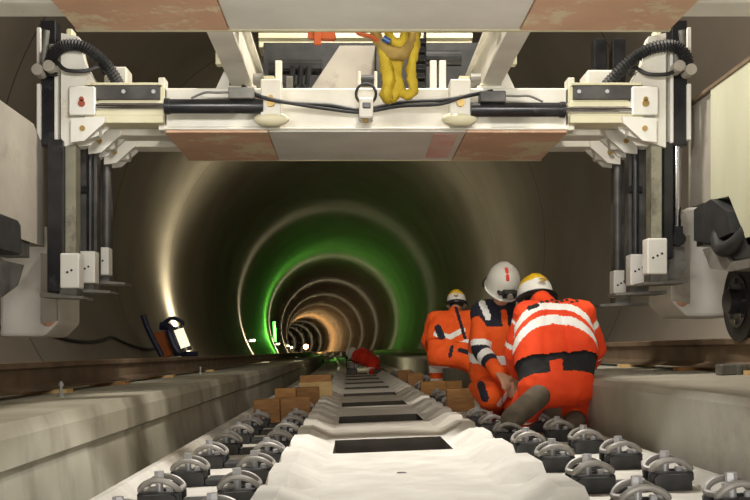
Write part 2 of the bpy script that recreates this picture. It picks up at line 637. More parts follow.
# ------------------------------------------------------------------ timber blocks
BL = [
    (255, 281, 399, 416, 7.32, 'wood_dark', 'brown timber block left of its pair, nearest on the left rail seats'),
    (281.5, 311, 397, 415, 7.32, 'wood_dark', 'brown timber block right of its pair, nearest on the left rail seats'),
    (276, 297, 388, 404, 8.52, 'wood', 'golden timber block behind the nearest left pair, left one'),
    (297.5, 320, 387, 403, 8.52, 'wood_dark', 'brown timber block behind the nearest left pair, right one'),
    (300, 333, 382, 398, 9.12, 'wood_pale', 'large pale timber block in the left row'),
    (301, 332, 375, 390, 10.92, 'wood_dark', 'dark timber beam farthest back in the left row'),
    (447, 474, 389, 409, 7.92, 'wood_dark', 'timber block nearest to the boot on the right rail seats'),
    (421, 446, 381, 398, 9.72, 'wood', 'timber block in front of the left kneeling worker'),
    (446, 462, 381, 392, 9.74, 'wood', 'flat timber block behind the right row block, beside the left worker'),
    (408, 423, 373, 384, 12.12, 'wood_dark', 'small timber block beyond the left kneeling worker, nearer of two'),
    (398, 412, 370, 380, 13.92, 'wood_dark', 'small timber block beyond the left kneeling worker, farthest'),
]
for x0, x1, yt, yb, d, m, lab in BL:
    a, b = W(x0, yt, d), W(x1, yb, d)
    cx = (a.x + b.x) / 2
    u = cx - TX
    zb = T(u, d, -.070).z
    h = a.z - zb
    w = b.x - a.x
    mb = MB()
    mb.box((-w / 2, -.055, 0), (w / 2, .055, h), .005)
    o = mb.build('timber_block', M[m])
    o.location = (cx, d, zb)
    o.rotation_euler = (0, -CANT, 0)
    tag(o, lab, 'timber', 'timber blocks on the rail seats')

# ------------------------------------------------------------------ gantry
GX = .08
BEAM_Z0, BEAM_Z1 = EYE + 1.31, EYE + 1.56
g = thing('gantry', 'white steel portal gantry with two crossbeams and hanging side legs over the track', 'gantry', (GX, 5.84, EYE))


def crossbeam(y0, full):
    x0, x1 = -1.12, 1.29
    mb = MB()
    mb.box((x0, y0, BEAM_Z0 + .012), (x1, y0 + .86, BEAM_Z1), .008)
    # bottom flange and end plates
    mb.box((x0, y0 - .015, BEAM_Z0), (x1, y0 + .875, BEAM_Z0 + .014), .003)
    beam = mb.build('crossbeam', M['paint'], g)
    for sx in (-1, 1):
        xe = x0 if sx < 0 else x1
        e = MB().box((xe - .02, y0 - .045, BEAM_Z0 - .01), (xe + .02, y0 + .05, BEAM_Z1 + .05), .004)
        e.build('end_plate', M['paint'], beam)
    # tan underside panels with ragged inner edge, thin boards
    for (a, b) in ((x0 + .01, -.50), (.68, x1 - .01)):
        p = MB()
        n = 14
        outer = a if a < 0 else b
        inner = b if a < 0 else a
        p.prism([(outer, y0 + .0), (inner, y0 + .0), (inner, y0 + .86), (outer, y0 + .86)], 'z', BEAM_Z0 - .014, BEAM_Z0 - .001)
        p.build('underside_board', M['tan'], beam)
    c = MB().box((-.495, y0 + .0, BEAM_Z0 - .010), (.675, y0 + .865, BEAM_Z0 - .001), .002)
    c.build('underside_plate', M['paint_clean'], beam)
    lip = MB().box((x0, y0 + .862, BEAM_Z0 - .014), (x1, y0 + .885, BEAM_Z0 + .03), .003)
    lip.build('edge_strip', M['cream'], beam)
    return beam


far_beam = crossbeam(5.84, True)
near_beam = crossbeam(3.12, False)
# pinkish sticker under the far beam
MB().box((.49, 5.9, BEAM_Z0 - .0125), (.64, 6.6, BEAM_Z0 - .0101)).build('sticker', mat('faded_red_sticker', srgb(226, 200, 190), srgb(214, 130, 112), 3, .5), far_beam)

# longitudinal girders resting on the crossbeams
for a, b in ((-.725, -.595), (.77, .89)):
    mb = MB()
    mb.box((a, 2.6, BEAM_Z1 + .03), (b, 6.68, BEAM_Z1 + .05), .003)
    mb.box((a + .03, 2.6, BEAM_Z1 + .05), (b - .03, 6.68, BEAM_Z1 + .30))
    mb.box((a, 2.6, BEAM_Z1 + .30), (b, 6.68, BEAM_Z1 + .32), .003)
    lg = mb.build('longitudinal_girder', M['paint'], g)
    ft = MB()
    ft.box((a - .02, 5.9, BEAM_Z1 - .0), (b + .02, 6.1, BEAM_Z1 + .03), .003)
    ft.box((a - .02, 3.3, BEAM_Z1 - .0), (b + .02, 3.5, BEAM_Z1 + .03), .003)
    ft.build('foot_plate', M['paint'], lg)
    s = -1 if a < 0 else 1
    xo = a - .02 if a < 0 else b + .02
    MB().box((min(xo, xo + s * .045), 5.7, BEAM_Z1 + .10), (max(xo, xo + s * .045), 5.76, BEAM_Z1 + .17), .004).build('stop_block', M['cream'], lg)
# sloping web shoulder where the girder meets the beam
for s, xa, xb in ((-1, -.74, -.83), (1, .90, .99)):
    mb = MB()
    mb.prism([(xa, BEAM_Z1), (xb, BEAM_Z1), (xa, BEAM_Z1 + .19)], 'y', 5.93, 5.96)
    mb.build('gusset', M['paint'], g)

# transverse cream tie and the machinery behind the far beam
mb = MB()
mb.box((-.66, 6.95, EYE + 2.14), (.85, 7.15, EYE + 2.22), .006)
mb.box((-.66, 6.93, EYE + 2.20), (.85, 7.17, EYE + 2.24), .004)
tie = mb.build('tie_beam', M['cream'], g)
mb = MB()
mb.prism([(-.36, BEAM_Z1 + .02), (.15, BEAM_Z1 + .02), (.15, EYE + 2.0), (-.02, EYE + 2.0), (-.08, EYE + 2.0)], 'y', 6.45, 6.6)
hub = mb.build('machine_cover', M['grey_paint'], g)
MB().cyl((-.06, 6.4, BEAM_Z1 + .08), (-.06, 6.46, BEAM_Z1 + .08), .032).build('cover_knob', M['cream'], hub)
mb = MB()
for x in (.02, .06):
    mb.cyl((x, 6.43, BEAM_Z1 + .13), (x, 6.451, BEAM_Z1 + .13), .012, n=6)
mb.build('cover_bolt', M['dark'], hub)
mb = MB()
mb.box((.155, 6.35, BEAM_Z1 + .03), (.20, 6.9, EYE + 2.02), .004)
mb.build('side_cheek', M['dark'], g)
MB().box((-.62, 6.9, EYE + 1.60), (.90, 7.0, EYE + 2.16)).build('rear_panel', M['rubber'], g)
mb = MB()
mb.cyl((.38, 6.5, EYE + 1.93), (.72, 6.5, EYE + 1.93), .05)
mb.cyl((.40, 6.5, EYE + 1.93), (.43, 6.5, EYE + 1.93), .062)
mb.build('drive_shaft', M['black'], g)
mb = MB()
mb.cyl((-.56, 6.6, EYE + 1.9), (-.2, 6.6, EYE + 1.9), .05)
mb.cyl((-.50, 6.55, EYE + 1.72), (-.28, 6.55, EYE + 1.72), .055)
mb.build('drive_shaft', M['black'], g)
mb = MB()
for kx in (-.40, -.35, -.30):
    mb.cyl((kx, 6.35, BEAM_Z1), (kx + .02, 6.38, BEAM_Z1 + .28), .018)
    mb.cyl((kx, 6.35, BEAM_Z1 + .1), (kx, 6.35, BEAM_Z1 + .15), .026)
mb.build('valve_block', M['black'], g)
mb = MB()
for kx in range(7):
    z = BEAM_Z1 + .05 + kx * .055
    mb.box((.40, 6.2, z), (.46, 6.3, z + .03), .003)
mb.box((.39, 6.22, BEAM_Z1), (.405, 6.32, EYE + 2.02))
mb.box((.455, 6.22, BEAM_Z1), (.47, 6.32, EYE + 2.02))
mb.build('cable_chain', M['black'], g)
# pulley fork
mb = MB()
mb.box((.035, 6.05, BEAM_Z1), (.055, 6.14, BEAM_Z1 + .16), .006)
mb.box((.135, 6.05, BEAM_Z1), (.155, 6.14, BEAM_Z1 + .16), .006)
mb.box((.0, 6.03, BEAM_Z1), (.19, 6.16, BEAM_Z1 + .02), .004)
fk = mb.build('roller_fork', M['paint'], g)
MB().cyl((.05, 6.09, BEAM_Z1 + .11), (.14, 6.09, BEAM_Z1 + .11), .036).build('roller', M['rubber'], fk)
# clevises beside the girders
for x, s in ((-.50, -1), (.68, 1)):
    mb = MB()
    mb.prism([(x - .08, BEAM_Z1), (x + .08, BEAM_Z1), (x - s * .0 + (.02 if s < 0 else .05), BEAM_Z1 + .13), (x - (.05 if s < 0 else .02), BEAM_Z1 + .13)], 'y', 6.05, 6.12)
    cv = mb.build('clevis', M['cream'], g)
    MB().cyl((x + s * .10, 6.0, BEAM_Z1 + .08), (x + s * .04, 6.0, BEAM_Z1 + .08), .05).build('pivot_pin', M['mid_steel'], cv)
for x in (-.47, -.40, .58, .52, .44):
    mb = MB()
    mb.box((x - .022, 6.3, BEAM_Z1), (x + .022, 6.33, BEAM_Z1 + (.30 if abs(x) > .45 else .2)), .004)
    mb.build('upright', M['paint'] if abs(x) > .42 else M['mid_steel'], g)

# brackets that carry the rams on the beam face
for px in (272, 459):
    x = (px - VX) / F * 5.8
    mb = MB()
    mb.box((x - .06, 5.72, BEAM_Z0 + .05), (x + .06, 5.845, BEAM_Z1 + .02), .006)
    br = mb.build('ram_bracket', M['paint'], g)
    MB().sphere((x, 5.76, BEAM_Z0 + .045), .1, 1.05, .5, .42, n=3).build('bracket_foot', M['cream'], br, smooth=True)
    mb = MB()
    mb.cyl((x, 5.70, BEAM_Z0 + .13), (x, 5.725, BEAM_Z0 + .13), .024, n=12)
    mb.cyl((x, 5.70, BEAM_Z0 + .16), (x, 5.725, BEAM_Z0 + .16), .014, n=12)
    mb.build('bracket_bolt', M['brass'], br)


def ram(xa, xb, xr, z):
    mb = MB()
    mb.cyl((xa, 5.74, z), (xb, 5.74, z), .042, n=20)
    mb.cyl((xb - .03 * (1 if xb > xa else -1), 5.74, z), (xb, 5.74, z), .047, n=20)
    cyl = mb.build('hydraulic_ram', M['black'], g, smooth=True)
    MB().cyl((xb, 5.74, z), (xr, 5.74, z), .02, n=16).build('ram_rod', M['chrome'], cyl, smooth=True)
    mb = MB()
    s = 1 if xa > xb else -1
    mb.box((xa - s * .05, 5.69, z + .035), (xa - s * .20, 5.78, z + .10), .005)
    mb.build('ram_valve', M['mid_steel'] if s > 0 else M['dark'], cyl)
    MB().tube([(xa - s * .2, 5.73, z + .08), (xa - s * .27, 5.72, z + .075), (xa - s * .34, 5.72, z + .075), (xa - s * .42, 5.73, z + .045)], .007, 6).build('ram_pipe', M['mid_steel'], cyl)


ram(-.515, -1.09, -1.55, EYE + 1.425)
ram(.69, 1.24, 1.70, EYE + 1.405)

# telescoping arms and hanging legs: three per side
ARM_Y = [5.74, 6.08, 6.42]
PADS = {-1: [(-1.75, -1.635, .587, .377), (-1.75, -1.645, .64, .435), (-1.76, -1.655, .707, .517)],
        1: [(1.77, 1.89, .677, .461), (1.78, 1.89, .62, .42), (1.78, 1.88, .55, .367)]}


def arm(sx, k, y0, leg=True, reach=None):
    xi = -1.10 if sx < 0 else 1.27
    xo = reach if reach else (-1.56 if sx < 0 else 1.70)
    X0, X1 = min(xi, xo), max(xi, xo)
    d = .14
    za, zb = BEAM_Z0 + .02, BEAM_Z1 - .005
    mb = MB()
    mb.box((X0, y0 + .01, za + .03), (X1, y0 + d, zb - .095), .006)
    mb.box((X0, y0 + .0, za - .0), (X1, y0 + d + .02, za + .045), .004)
    mb.box((X0, y0 + .02, zb - .095), (X1, y0 + d, zb - .01))
    a = mb.build('sliding_arm', M['cream'] if k == 0 else M['paint'], g)
    MB().box((X0 + .02, y0 - .004, zb - .088 if k == 0 else za + .05), (X1 - .02, y0 + .025, zb - .008), .003).build('slide_plate', M['dark'], a)
    MB().box((X0 + .01, y0 - .006, zb - .006), (X1 - .01, y0 + d, zb + .008), .002).build('top_strip', M['cream'], a)
    mb = MB()
    for t in (.12, .5, .88):
        x = X0 + (X1 - X0) * t
        mb.cyl((x, y0 - .012, zb - .045), (x, y0 - .003, zb - .045), .012, n=8)
    mb.build('slide_bolt', M['bolt'], a)
    if not leg:
        return
    fs = (y0 - .075) / (5.9, 6.3, 6.7)[k]
    xl = (-1.72 if sx < 0 else 1.86) * fs     # leg centre line
    px0, px1, pz1, pz0 = [q * fs for q in PADS[sx][k]]
    pz0 += EYE
    pz1 += EYE
    # frame plate at the arm's end
    mb = MB()
    o_, i_ = xl - sx * (-.04), xo
    if k == 0:
        mb.prism([(xl + sx * .05, BEAM_Z0 - .12), (xl - sx * .17, BEAM_Z0 - .05), (xl - sx * .17, BEAM_Z1 - .02), (xl - sx * .09, BEAM_Z1 + .12), (xl - sx * .05, BEAM_Z1 + .28), (xl + sx * .05, BEAM_Z1 + .30)], 'y', y0 + .02, y0 + .10)
        fr = mb.build('leg_frame', M['paint'], g)
        mb = MB()
        xc = xl - sx * .085
        mb.box((xc - .075, y0 - .03, BEAM_Z0 + .06), (xc + .075, y0 + .025, BEAM_Z0 + .225), .005)
        pl = mb.build('cover_plate', M['paint_clean'], fr)
        mb = MB()
        mb.cyl((xc, y0 - .040, BEAM_Z0 + .125), (xc, y0 - .028, BEAM_Z0 + .125), .020, n=14)
        mb.cyl((xc, y0 - .040, BEAM_Z0 + .15), (xc, y0 - .028, BEAM_Z0 + .15), .014, n=14)
        mb.build('locking_pin', M['red_cap'] if sx < 0 else M['brass'], pl)
    else:
        mb.box((min(xl - sx * .17, xl + sx * .05), y0 + .02, BEAM_Z0 - .06), (max(xl - sx * .17, xl + sx * .05), y0 + .10, BEAM_Z1 - .02), .008)
        fr = mb.build('leg_frame', M['paint'], g)
    # triangular corner bracket
    mb = MB()
    xa = xl - sx * .02
    for yy in (y0 - .03, y0 + .10):
        mb.prism([(xa, BEAM_Z0 + .04), (xa - sx * .20, BEAM_Z0 + .05), (xa - sx * .19, BEAM_Z0 + .01), (xa - sx * .08, BEAM_Z0 - .09), (xa - sx * .0, BEAM_Z0 - .10)], 'y', yy, yy + .02)
    mb.box((min(xa - sx * .06, xa - sx * .16), y0 - .008, BEAM_Z0 + .0), (max(xa - sx * .06, xa - sx * .16), y0 + .12, BEAM_Z0 + .045), .005)
    cb = mb.build('corner_bracket', M['paint_clean'], fr)
    mb = MB()
    mb.cyl((xa - sx * .07, y0 - .04, BEAM_Z0 - .02), (xa - sx * .07, y0 - .028, BEAM_Z0 - .02), .016, n=10)
    mb.build('bracket_bolt', M['brass'], cb)
    # hanging column
    w = (.032, .055, .04)[k]
    mb = MB()
    mb.box((xl - w, y0 + .03, pz0 + .02), (xl - w + 2 * w, y0 + .14, BEAM_Z0 - .05), .006)
    if k == 0:
        cm = M['leg_paint']
    else:
        cm = M['dark']
    lg = mb.build('hanging_leg', cm, g)
    if k == 0:
        xr = xl + sx * .075
        mb = MB()
        mb.box((xr - .045, y0 - .02, pz0 - .02), (xr + .045, y0 + .10, BEAM_Z0 - .08), .006) if sx < 0 else mb.box((xr - .03, y0 + .05, pz0 + .1), (xr + .03, y0 + .12, BEAM_Z0 - .08), .006)
        mb.build('guide_rail', M['black'], g)
    if k == 2:
        mb = MB()
        mb.cyl((xl - sx * .03, y0 + .0, pz0 + .1), (xl - sx * .03, y0 + .0, BEAM_Z0 - .06), .026)
        mb.build('guide_rod', M['dark'], lg, smooth=True)
    if k == 1:
        mb = MB()
        mb.box((xl - .06, y0 + .0, EYE + .98), (xl + .02, y0 + .06, EYE + 1.02), .004)
        mb.cyl((xl - sx * .02, y0 + .015, pz0 + .1), (xl - sx * .02, y0 + .015, BEAM_Z0 - .06), .022)
        mb.build('guide_clip', M['black'], lg)
    # white pad with its holes, and the foot flange below
    mb = MB()
    mb.box((px0, y0 - .075, pz0), (px1, y0 + .03, pz1), .008, 2)
    pd = mb.build('white_pad', M['paint_clean'], g)
    mb = MB()
    zc = (pz0 + pz1) / 2 - .01
    n = 3 if sx > 0 else 2
    for q in range(n):
        x = px0 + (px1 - px0) * (.5 + .22 * (q - (n - 1) / 2))
        mb.cyl((x, y0 - .078, zc + .012 * q), (x, y0 - .07, zc + .012 * q), .007, n=8)
    mb.build('bolt_hole', M['rubber'], pd)
    fx = -sx
    a, b = xl + sx * .15, xl - sx * (.10 if k == 0 else .16)
    mb = MB()
    mb.prism([(a, pz0 - .03), (b, pz0 - .045), (b, pz0 - .06), (a, pz0 - .05)], 'y', y0 - .06, y0 + .16)
    mb.box((min(xl - .05, xl + .05), y0 - .02, pz0 - .04), (max(xl - .05, xl + .05), y0 + .12, pz0 + .03), .004)
    mb.build('foot_flange', M['mid_steel'], pd)


for sx in (-1, 1):
    for k, y in enumerate(ARM_Y):
        arm(sx, k, y)
        arm(sx, k, y - 2.66, leg=False, reach=-1.65 if sx < 0 else 1.85)

# upper black guide channel with white edge strips on the outer side of each front leg
for sx in (-1, 1):
    xl = -1.72 if sx < 0 else 1.86
    xr = xl + sx * .07
    mb = MB()
    mb.box((xr - .045, 5.80, BEAM_Z0 - .10), (xr + .045, 5.90, EYE + 1.95), .005)
    ch = mb.build('guide_channel', M['black'], g)
    xe = xr + sx * .05
    mb = MB()
    mb.box((xe - .012, 5.78, BEAM_Z0 - .07), (xe + .012, 5.90, BEAM_Z1 + .01), .004)
    mb.box((xe - .012, 5.78, EYE + 1.63), (xe + .012, 5.90, EYE + 1.90), .004)
    mb.build('edge_strip', M['paint_clean'], ch)
    mb = MB()
    xi = xr - sx * .055
    mb.box((xi - .010, 5.77, BEAM_Z0 - .09), (xi + .010, 5.90, BEAM_Z1 + .22), .004)
    mb.build('edge_strip', M['paint_clean'], ch)
    mb = MB()
    mb.cyl((xr + sx * .01, 5.74, EYE + 1.66), (xr - sx * .02, 5.71, EYE + 1.86), .018)
    mb.cyl((xr - sx * .04, 5.74, EYE + 1.66), (xr - sx * .05, 5.71, EYE + 1.78), .018)
    fit = mb.build('hose_fitting', M['mid_steel'], ch)
    mb = MB()
    mb.cyl((xr + sx * .02, 5.66, EYE + 1.62), (xr + sx * .02, 5.75, EYE + 1.62), .033)
    mb.cyl((xr - sx * .045, 5.66, EYE + 1.64), (xr - sx * .045, 5.75, EYE + 1.64), .033)
    mb.build('coupling', M['grey_paint'], fit)
    mb = MB()
    mb.sphere((xr - sx * .06, 5.72, EYE + 1.76), .017)
    mb.build('valve_cap', M['red_cap'], fit)
    MB().box((xl - sx * .055 - .02, 5.80, EYE + 1.80), (xl - sx * .055 + .02, 5.88, EYE + 1.90), .008).build('lug', M['cream'], ch)
# right side: bright ram with black end clevis
mb = MB()
xr = 1.925
mb.cyl((xr, 5.84, EYE + .68), (xr, 5.84, BEAM_Z0 - .09), .027, n=16)
rr = mb.build('leg_ram_rod', M['chrome'], g, smooth=True)
mb = MB()
mb.cyl((xr, 5.80, EYE + .66), (xr, 5.90, EYE + .66), .042)
mb.box((xr - .03, 5.81, EYE + .64), (xr + .03, 5.89, EYE + .74), .006)
mb.build('rod_clevis', M['black'], rr)
mb = MB()
mb.prism([(1.90, EYE + .62), (1.97, EYE + .62), (1.99, EYE + .5), (1.93, EYE + .40), (1.86, EYE + .40)], 'y', 5.84, 5.95)
mb.build('clevis_bracket', M['mid_steel'], rr)

# corrugated hoses and cables
MB().tube([W(52, 76, 5.74), W(52, 58, 5.72), W(62, 47, 5.70), W(80, 46, 5.70), W(97, 56, 5.74), W(110, 70, 5.8), W(120, 88, 5.9), W(122, 97, 5.95)], .034, 10, smooth=14, rib=.13).build('corrugated_hose', M['rubber'], g)
MB().tube([W(688, 75, 5.74), W(685, 55, 5.70), W(672, 46, 5.70), W(650, 49, 5.70), W(632, 60, 5.74), W(615, 76, 5.8), W(601, 92, 5.9), W(598, 98, 5.95)], .034, 10, smooth=14, rib=.13).build('corrugated_hose', M['rubber'], g)
MB().tube([W(57, 62, 5.72), W(66, 70, 5.70), W(85, 71, 5.70), W(100, 67, 5.76), W(104, 74, 5.9)], .012, 8).build('hose', M['rubber'], g)
MB().tube([W(678, 68, 5.72), W(668, 74, 5.70), W(648, 74, 5.70), W(635, 68, 5.76), W(630, 74, 5.9)], .012, 8).build('hose', M['rubber'], g)
MB().tube([W(62, 45, 5.72), W(48, 58, 5.72), W(46, 72, 5.70)], .015, 8).build('hose', M['rubber'], g)
MB().tube([W(674, 45, 5.72), W(684, 58, 5.72), W(684, 72, 5.70)], .015, 8).build('hose', M['rubber'], g)
for dz in (0, .022):
    MB().tube([W(243, 90, 5.8) + Vector((0, 0, dz)), W(262, 97, 5.70), W(290, 103, 5.72), W(330, 109, 5.76) + Vector((0, 0, dz)), W(362, 112, 5.78) + Vector((0, 0, dz * .6)), W(400, 106, 5.76) + Vector((0, 0, dz)), W(440, 104, 5.72) + Vector((0, 0, dz)), W(462, 97, 5.70), W(492, 91, 5.8)], .0115, 8).build('cable', M['rubber'], g)
rc = W(366, 94, 5.74)
MB().tube([rc + Vector((.058 * math.cos(a), 0, .06 * math.sin(a))) for a in [2 * math.pi * k / 14 for k in range(14)]], .0085, 8, closed=True, smooth=2).build('cable_loop', M['rubber'], g)
a, b = W(359, 99, 5.74), W(373, 119, 5.74)
mb = MB().box((a.x, 5.70, b.z), (b.x, 5.84, a.z), .008)
cb = mb.build('cable_clamp', M['paint'], g)
MB().box((a.x + .02, 5.69, a.z - .065), (b.x - .015, 5.71, a.z - .03), .004).build('clamp_plug', M['black'], cb)
MB().cyl(((a.x + b.x) / 2, 5.74, b.z - .02), ((a.x + b.x) / 2, 5.74, b.z + .01), .015, n=6).build('clamp_nut', M['brass'], cb)
MB().box((1.42, 5.95, BEAM_Z1 + .0), (1.60, 6.15, BEAM_Z1 + .14), .01).build('junction_box', M['paint'], g)
MB().box((-1.50, 5.95, BEAM_Z1 + .0), (-1.36, 6.10, BEAM_Z1 + .16), .01).build('junction_box', M['paint'], g)
for x0, x1 in ((1.55, 1.63), (1.67, 1.75)):
    MB().box((x0, 6.3, BEAM_Z1), (x1, 6.4, EYE + 2.0), .005).build('rear_post', M['black'], g)

# ------------------------------------------------------------------ slings hanging from the gantry
D = 5.45
sl = thing('lifting_sling', 'dirty yellow fabric sling bundled in the middle of the gantry', 'sling', W(395, 40, D))
MB().tube([W(372, 26, D), W(380, 44, D), W(392, 54, D - .05), W(406, 50, D - .05), W(414, 38, D), W(412, 22, D)], .05, 10, flat=(.62, .9), smooth=6).build('strap_loop', M['sling_t'], sl, smooth=True)
MB().tube([W(388, 24, D + .05), W(390, 38, D - .02), W(398, 44, D - .05), W(405, 38, D - .02), W(404, 24, D + .05)], .035, 10, flat=(.7, .9), smooth=6).build('strap_loop', M['sling_y'], sl, smooth=True)
MB().tube([W(384, 48, D), W(385, 62, D - .02), W(389, 78, D - .03), W(386, 92, D - .03), W(388, 97, D - .01), W(395, 90, D), W(394, 70, D), W(396, 52, D)], .046, 10, flat=(.75, .9), smooth=6).build('strap_fold', M['sling_y'], sl, smooth=True)
MB().tube([W(414, 30, D), W(415, 50, D - .02), W(411, 68, D - .02), W(413, 86, D - .03), W(409, 96, D - .02), W(402, 92, D), W(397, 78, D), W(399, 60, D), W(401, 50, D + .02)], .034, 10, flat=(.8, .9), smooth=6).build('strap_fold', M['sling_y'], sl, smooth=True)
MB().cyl(W(383, 38, D - .12), W(390, 42, D - .12), .016).build('hook_pin', M['blue'], sl)
sl = thing('ratchet_strap', 'short orange strap hanging under the near crossbeam', 'strap', W(322, 30, 5.3))
mb = MB()
a, b = W(308, 22, 5.3), W(334, 38, 5.3)
mb.box((a.x, 5.29, b.z), (b.x, 5.33, a.z), .004)
mb.build('strap_loop', M['sling_o'], sl)
a, b = W(314, 24, 5.27), W(321, 45, 5.27)
mb = MB().box((a.x, 5.26, b.z), (b.x, 5.285, a.z), .004)
mb.build('strap_tail', M['sling_o'], sl)
mb = MB()
mb.tube([W(352, 22, 5.4), W(358, 33, 5.4), W(372, 37, 5.4), W(380, 44, 5.43)], .03, 8, flat=(.3, .9))
o = mb.build('strap', M['sling_o'], off=W(362, 34, 5.4))
tag(o, 'orange strap running into the top of the yellow sling', 'strap')
for o in list(COL.objects):
    if o.type == 'MESH' and o.name.split('.')[0] in ('strap_loop', 'strap_fold'):
        for v in o.data.vertices:
            v.co += Vector((noise.noise(v.co * 14), noise.noise(v.co * 14 + Vector((9, 2, 4))), noise.noise(v.co * 14 + Vector((1, 7, 3))))) * .014 + v.normal * noise.noise(v.co * 40) * .012
# anchor the slings: a dark hanger bar across the girders
mb = MB()
mb.box((-.70, 5.30, EYE + 1.84), (.87, 5.45, EYE + 1.88), .004)
mb.build('hanger_bar', M['cream'], g)

# ------------------------------------------------------------------ wheel bogies on the bench rails
def bogie(sx):
    lab = ('right travelling bogie with tall pale green side panel and black wheel on the rail' if sx > 0 else
           'left travelling bogie with grey side panel and dark buffer blocks')
    root = thing('travelling_bogie', lab, 'bogie', tuple(T(sx * 2.06, 5.5, BR_ + .2)))
    Z = EYE
    if sx > 0:
        xi = 2.04
        mb = MB()
        mb.prism([(5.97, Z + 1.47), (5.55, Z + 1.49), (5.55, Z + .85), (5.97, Z + .87)], 'x', xi, xi + .45)
        mb.build('side_panel', M['grey_paint'], root)
        mb = MB()
        mb.prism([(5.548, Z + 1.49), (3.9, Z + 1.49), (3.9, Z + .54), (5.02, Z + .54), (5.28, Z + .83), (5.548, Z + .85)], 'x', xi - .02, xi + .45)
        mb.build('side_panel', M['green_paint'], root)
        mb = MB()
        mb.box((xi - .028, 3.9, Z + 1.47), (xi + .02, 5.97, Z + 1.495), .004)
        mb.build('top_trim', M['rail'], root)
        wy, hx0, hx1, hz0, hz1 = 5.55, 2.0, 2.42, .215, .90
    else:
        xi = -1.83
        mb = MB()
        mb.prism([(5.86, Z + .62), (5.86, Z + 1.20), (5.66, Z + 1.305), (3.9, Z + 1.305), (3.9, Z + .62)], 'x', xi - .45, xi)
        mb.build('side_panel', M['grey_paint'], root)
        wy, hx0, hx1, hz0, hz1 = 4.72, -2.2, -1.835, .09, .79
    # lower housing with chamfered corners
    y0 = 6.15
    a, b = (hx0, hx1)
    ins = a if sx > 0 else b
    out = b if sx > 0 else a
    s = sx
    mb = MB()
    mb.prism([(ins, Z + hz0 + .09), (ins + s * .09, Z + hz0), (out, Z + hz0), (out, Z + hz1), (ins + s * .10, Z + hz1), (ins, Z + hz1 - .10)], 'y', y0, y0 + .5)
    es = [e for e in mb.bm.edges]
    bmesh.ops.bevel(mb.bm, geom=es, offset=.02, segments=2, affect='EDGES', profile=.5)
    hs = mb.build('wheel_housing', M['paint_clean'], root)
    mb = MB()
    zz = Z + hz0 + .1
    mb.prism([(ins + s * .0, zz + .0), (ins + s * .10, zz - .02), (ins + s * .10, Z + hz1 - .18), (ins, Z + hz1 - .2)], 'y', y0 - .03, y0 + .005)
    mb.build('housing_flange', M['grey_paint'], hs)
    mb = MB()
    mb.sphere((ins + s * .06, y0 - .01, Z + hz0 + .12), .05, 1, .3, 1.2)
    mb.build('marker_lamp', mat('faded_orange_lens', srgb(196, 150, 124), rough=.5), hs)
    # wheel
    xr = T(sx * 2.06, 5, 0).x
    rt = T(sx * 2.06, wy, (BL_ if sx < 0 else BR_) + .025 + .172).z
    R = .205
    mb = MB()
    xi_, xo_ = xr - sx * .055, xr + sx * .09
    mb.cyl((xr - sx * .04, wy, rt + R), (xo_, wy, rt + R), R, n=40)
    mb.cyl((xr - sx * .065, wy, rt + R), (xr - sx * .042, wy, rt + R), R + .022, R + .022, n=40)
    wh = mb.build('wheel', M['rubber'], root, smooth=True)
    mb = MB()
    mb.cyl((xr - sx * .075, wy, rt + R), (xr - sx * .06, wy, rt + R), R * .72, n=32)
    mb.cyl((xr - sx * .13, wy, rt + R), (xr - sx * .06, wy, rt + R), R * .34, n=24)
    for q in range(8):
        an = q * math.pi / 4
        mb.cyl((xr - sx * .085, wy + .115 * math.cos(an), rt + R + .115 * math.sin(an)), (xr - sx * .07, wy + .115 * math.cos(an), rt + R + .115 * math.sin(an)), .014, n=6)
    mb.build('hub', M['black'], wh, smooth=True)
    # dark suspension blocks
    if sx < 0:
        xx = -1.85
        mb = MB()
        mb.prism([(5.43, Z + .535), (5.41, Z + .69), (5.36, Z + .71), (4.4, Z + .71), (4.4, Z + .52)], 'x', xx - .1, xx + .03)
        mb.build('buffer_block', M['rubber'], root)
        mb = MB()
        mb.prism([(5.62, Z + .53), (5.62, Z + .69), (5.44, Z + .69), (5.44, Z + .53)], 'x', xx - .12, xx + .01)
        mb.build('buffer_block', M['dark'], root)
        mb = MB()
        mb.prism([(5.40, Z + .36), (5.50, Z + .48), (4.4, Z + .47), (4.4, Z + .27), (5.15, Z + .28)], 'x', xx - .1, xx + .02)
        mb.build('buffer_block', M['dark'], root)
    else:
        xx = 2.02
        mb = MB()
        mb.prism([(5.72, Z + .64), (5.72, Z + .82), (5.45, Z + .84), (5.22, Z + .74), (5.16, Z + .62), (5.5, Z + .60)], 'x', xx - .035, xx + .1)
        mb.build('buffer_block', M['rubber'], root)
        mb = MB()
        mb.prism([(5.86, Z + .62), (5.86, Z + .80), (5.74, Z + .80), (5.74, Z + .62)], 'x', xx + .03, xx + .15)
        mb.build('buffer_block', M['dark'], root)
        mb = MB()
        mb.tube([(xx + .03, 5.42, Z + .72), (xx - .01, 5.40, Z + .62), (xx - .03, 5.30, Z + .55), (xx - .01, 5.18, Z + .56), (xx + .03, 5.1, Z + .62)], .042, 10, smooth=5)
        mb.build('air_hose', M['rubber'], root, smooth=True)
        mb = MB()
        mb.box((xx + .0, 4.6, Z + .46), (xx + .14, 5.38, Z + .60), .02)
        mb.build('axle_box', M['black'], root)
        mb = MB()
        mb.prism([(5.62, Z + .58), (5.50, Z + .46), (5.2, Z + .42), (4.6, Z + .42), (4.6, Z + .46), (5.2, Z + .47), (5.40, Z + .58)], 'x', xx - .02, xx + .14)
        mb.build('bracket', M['mid_steel'], root)
    return root


bogie(-1)
bogie(1)

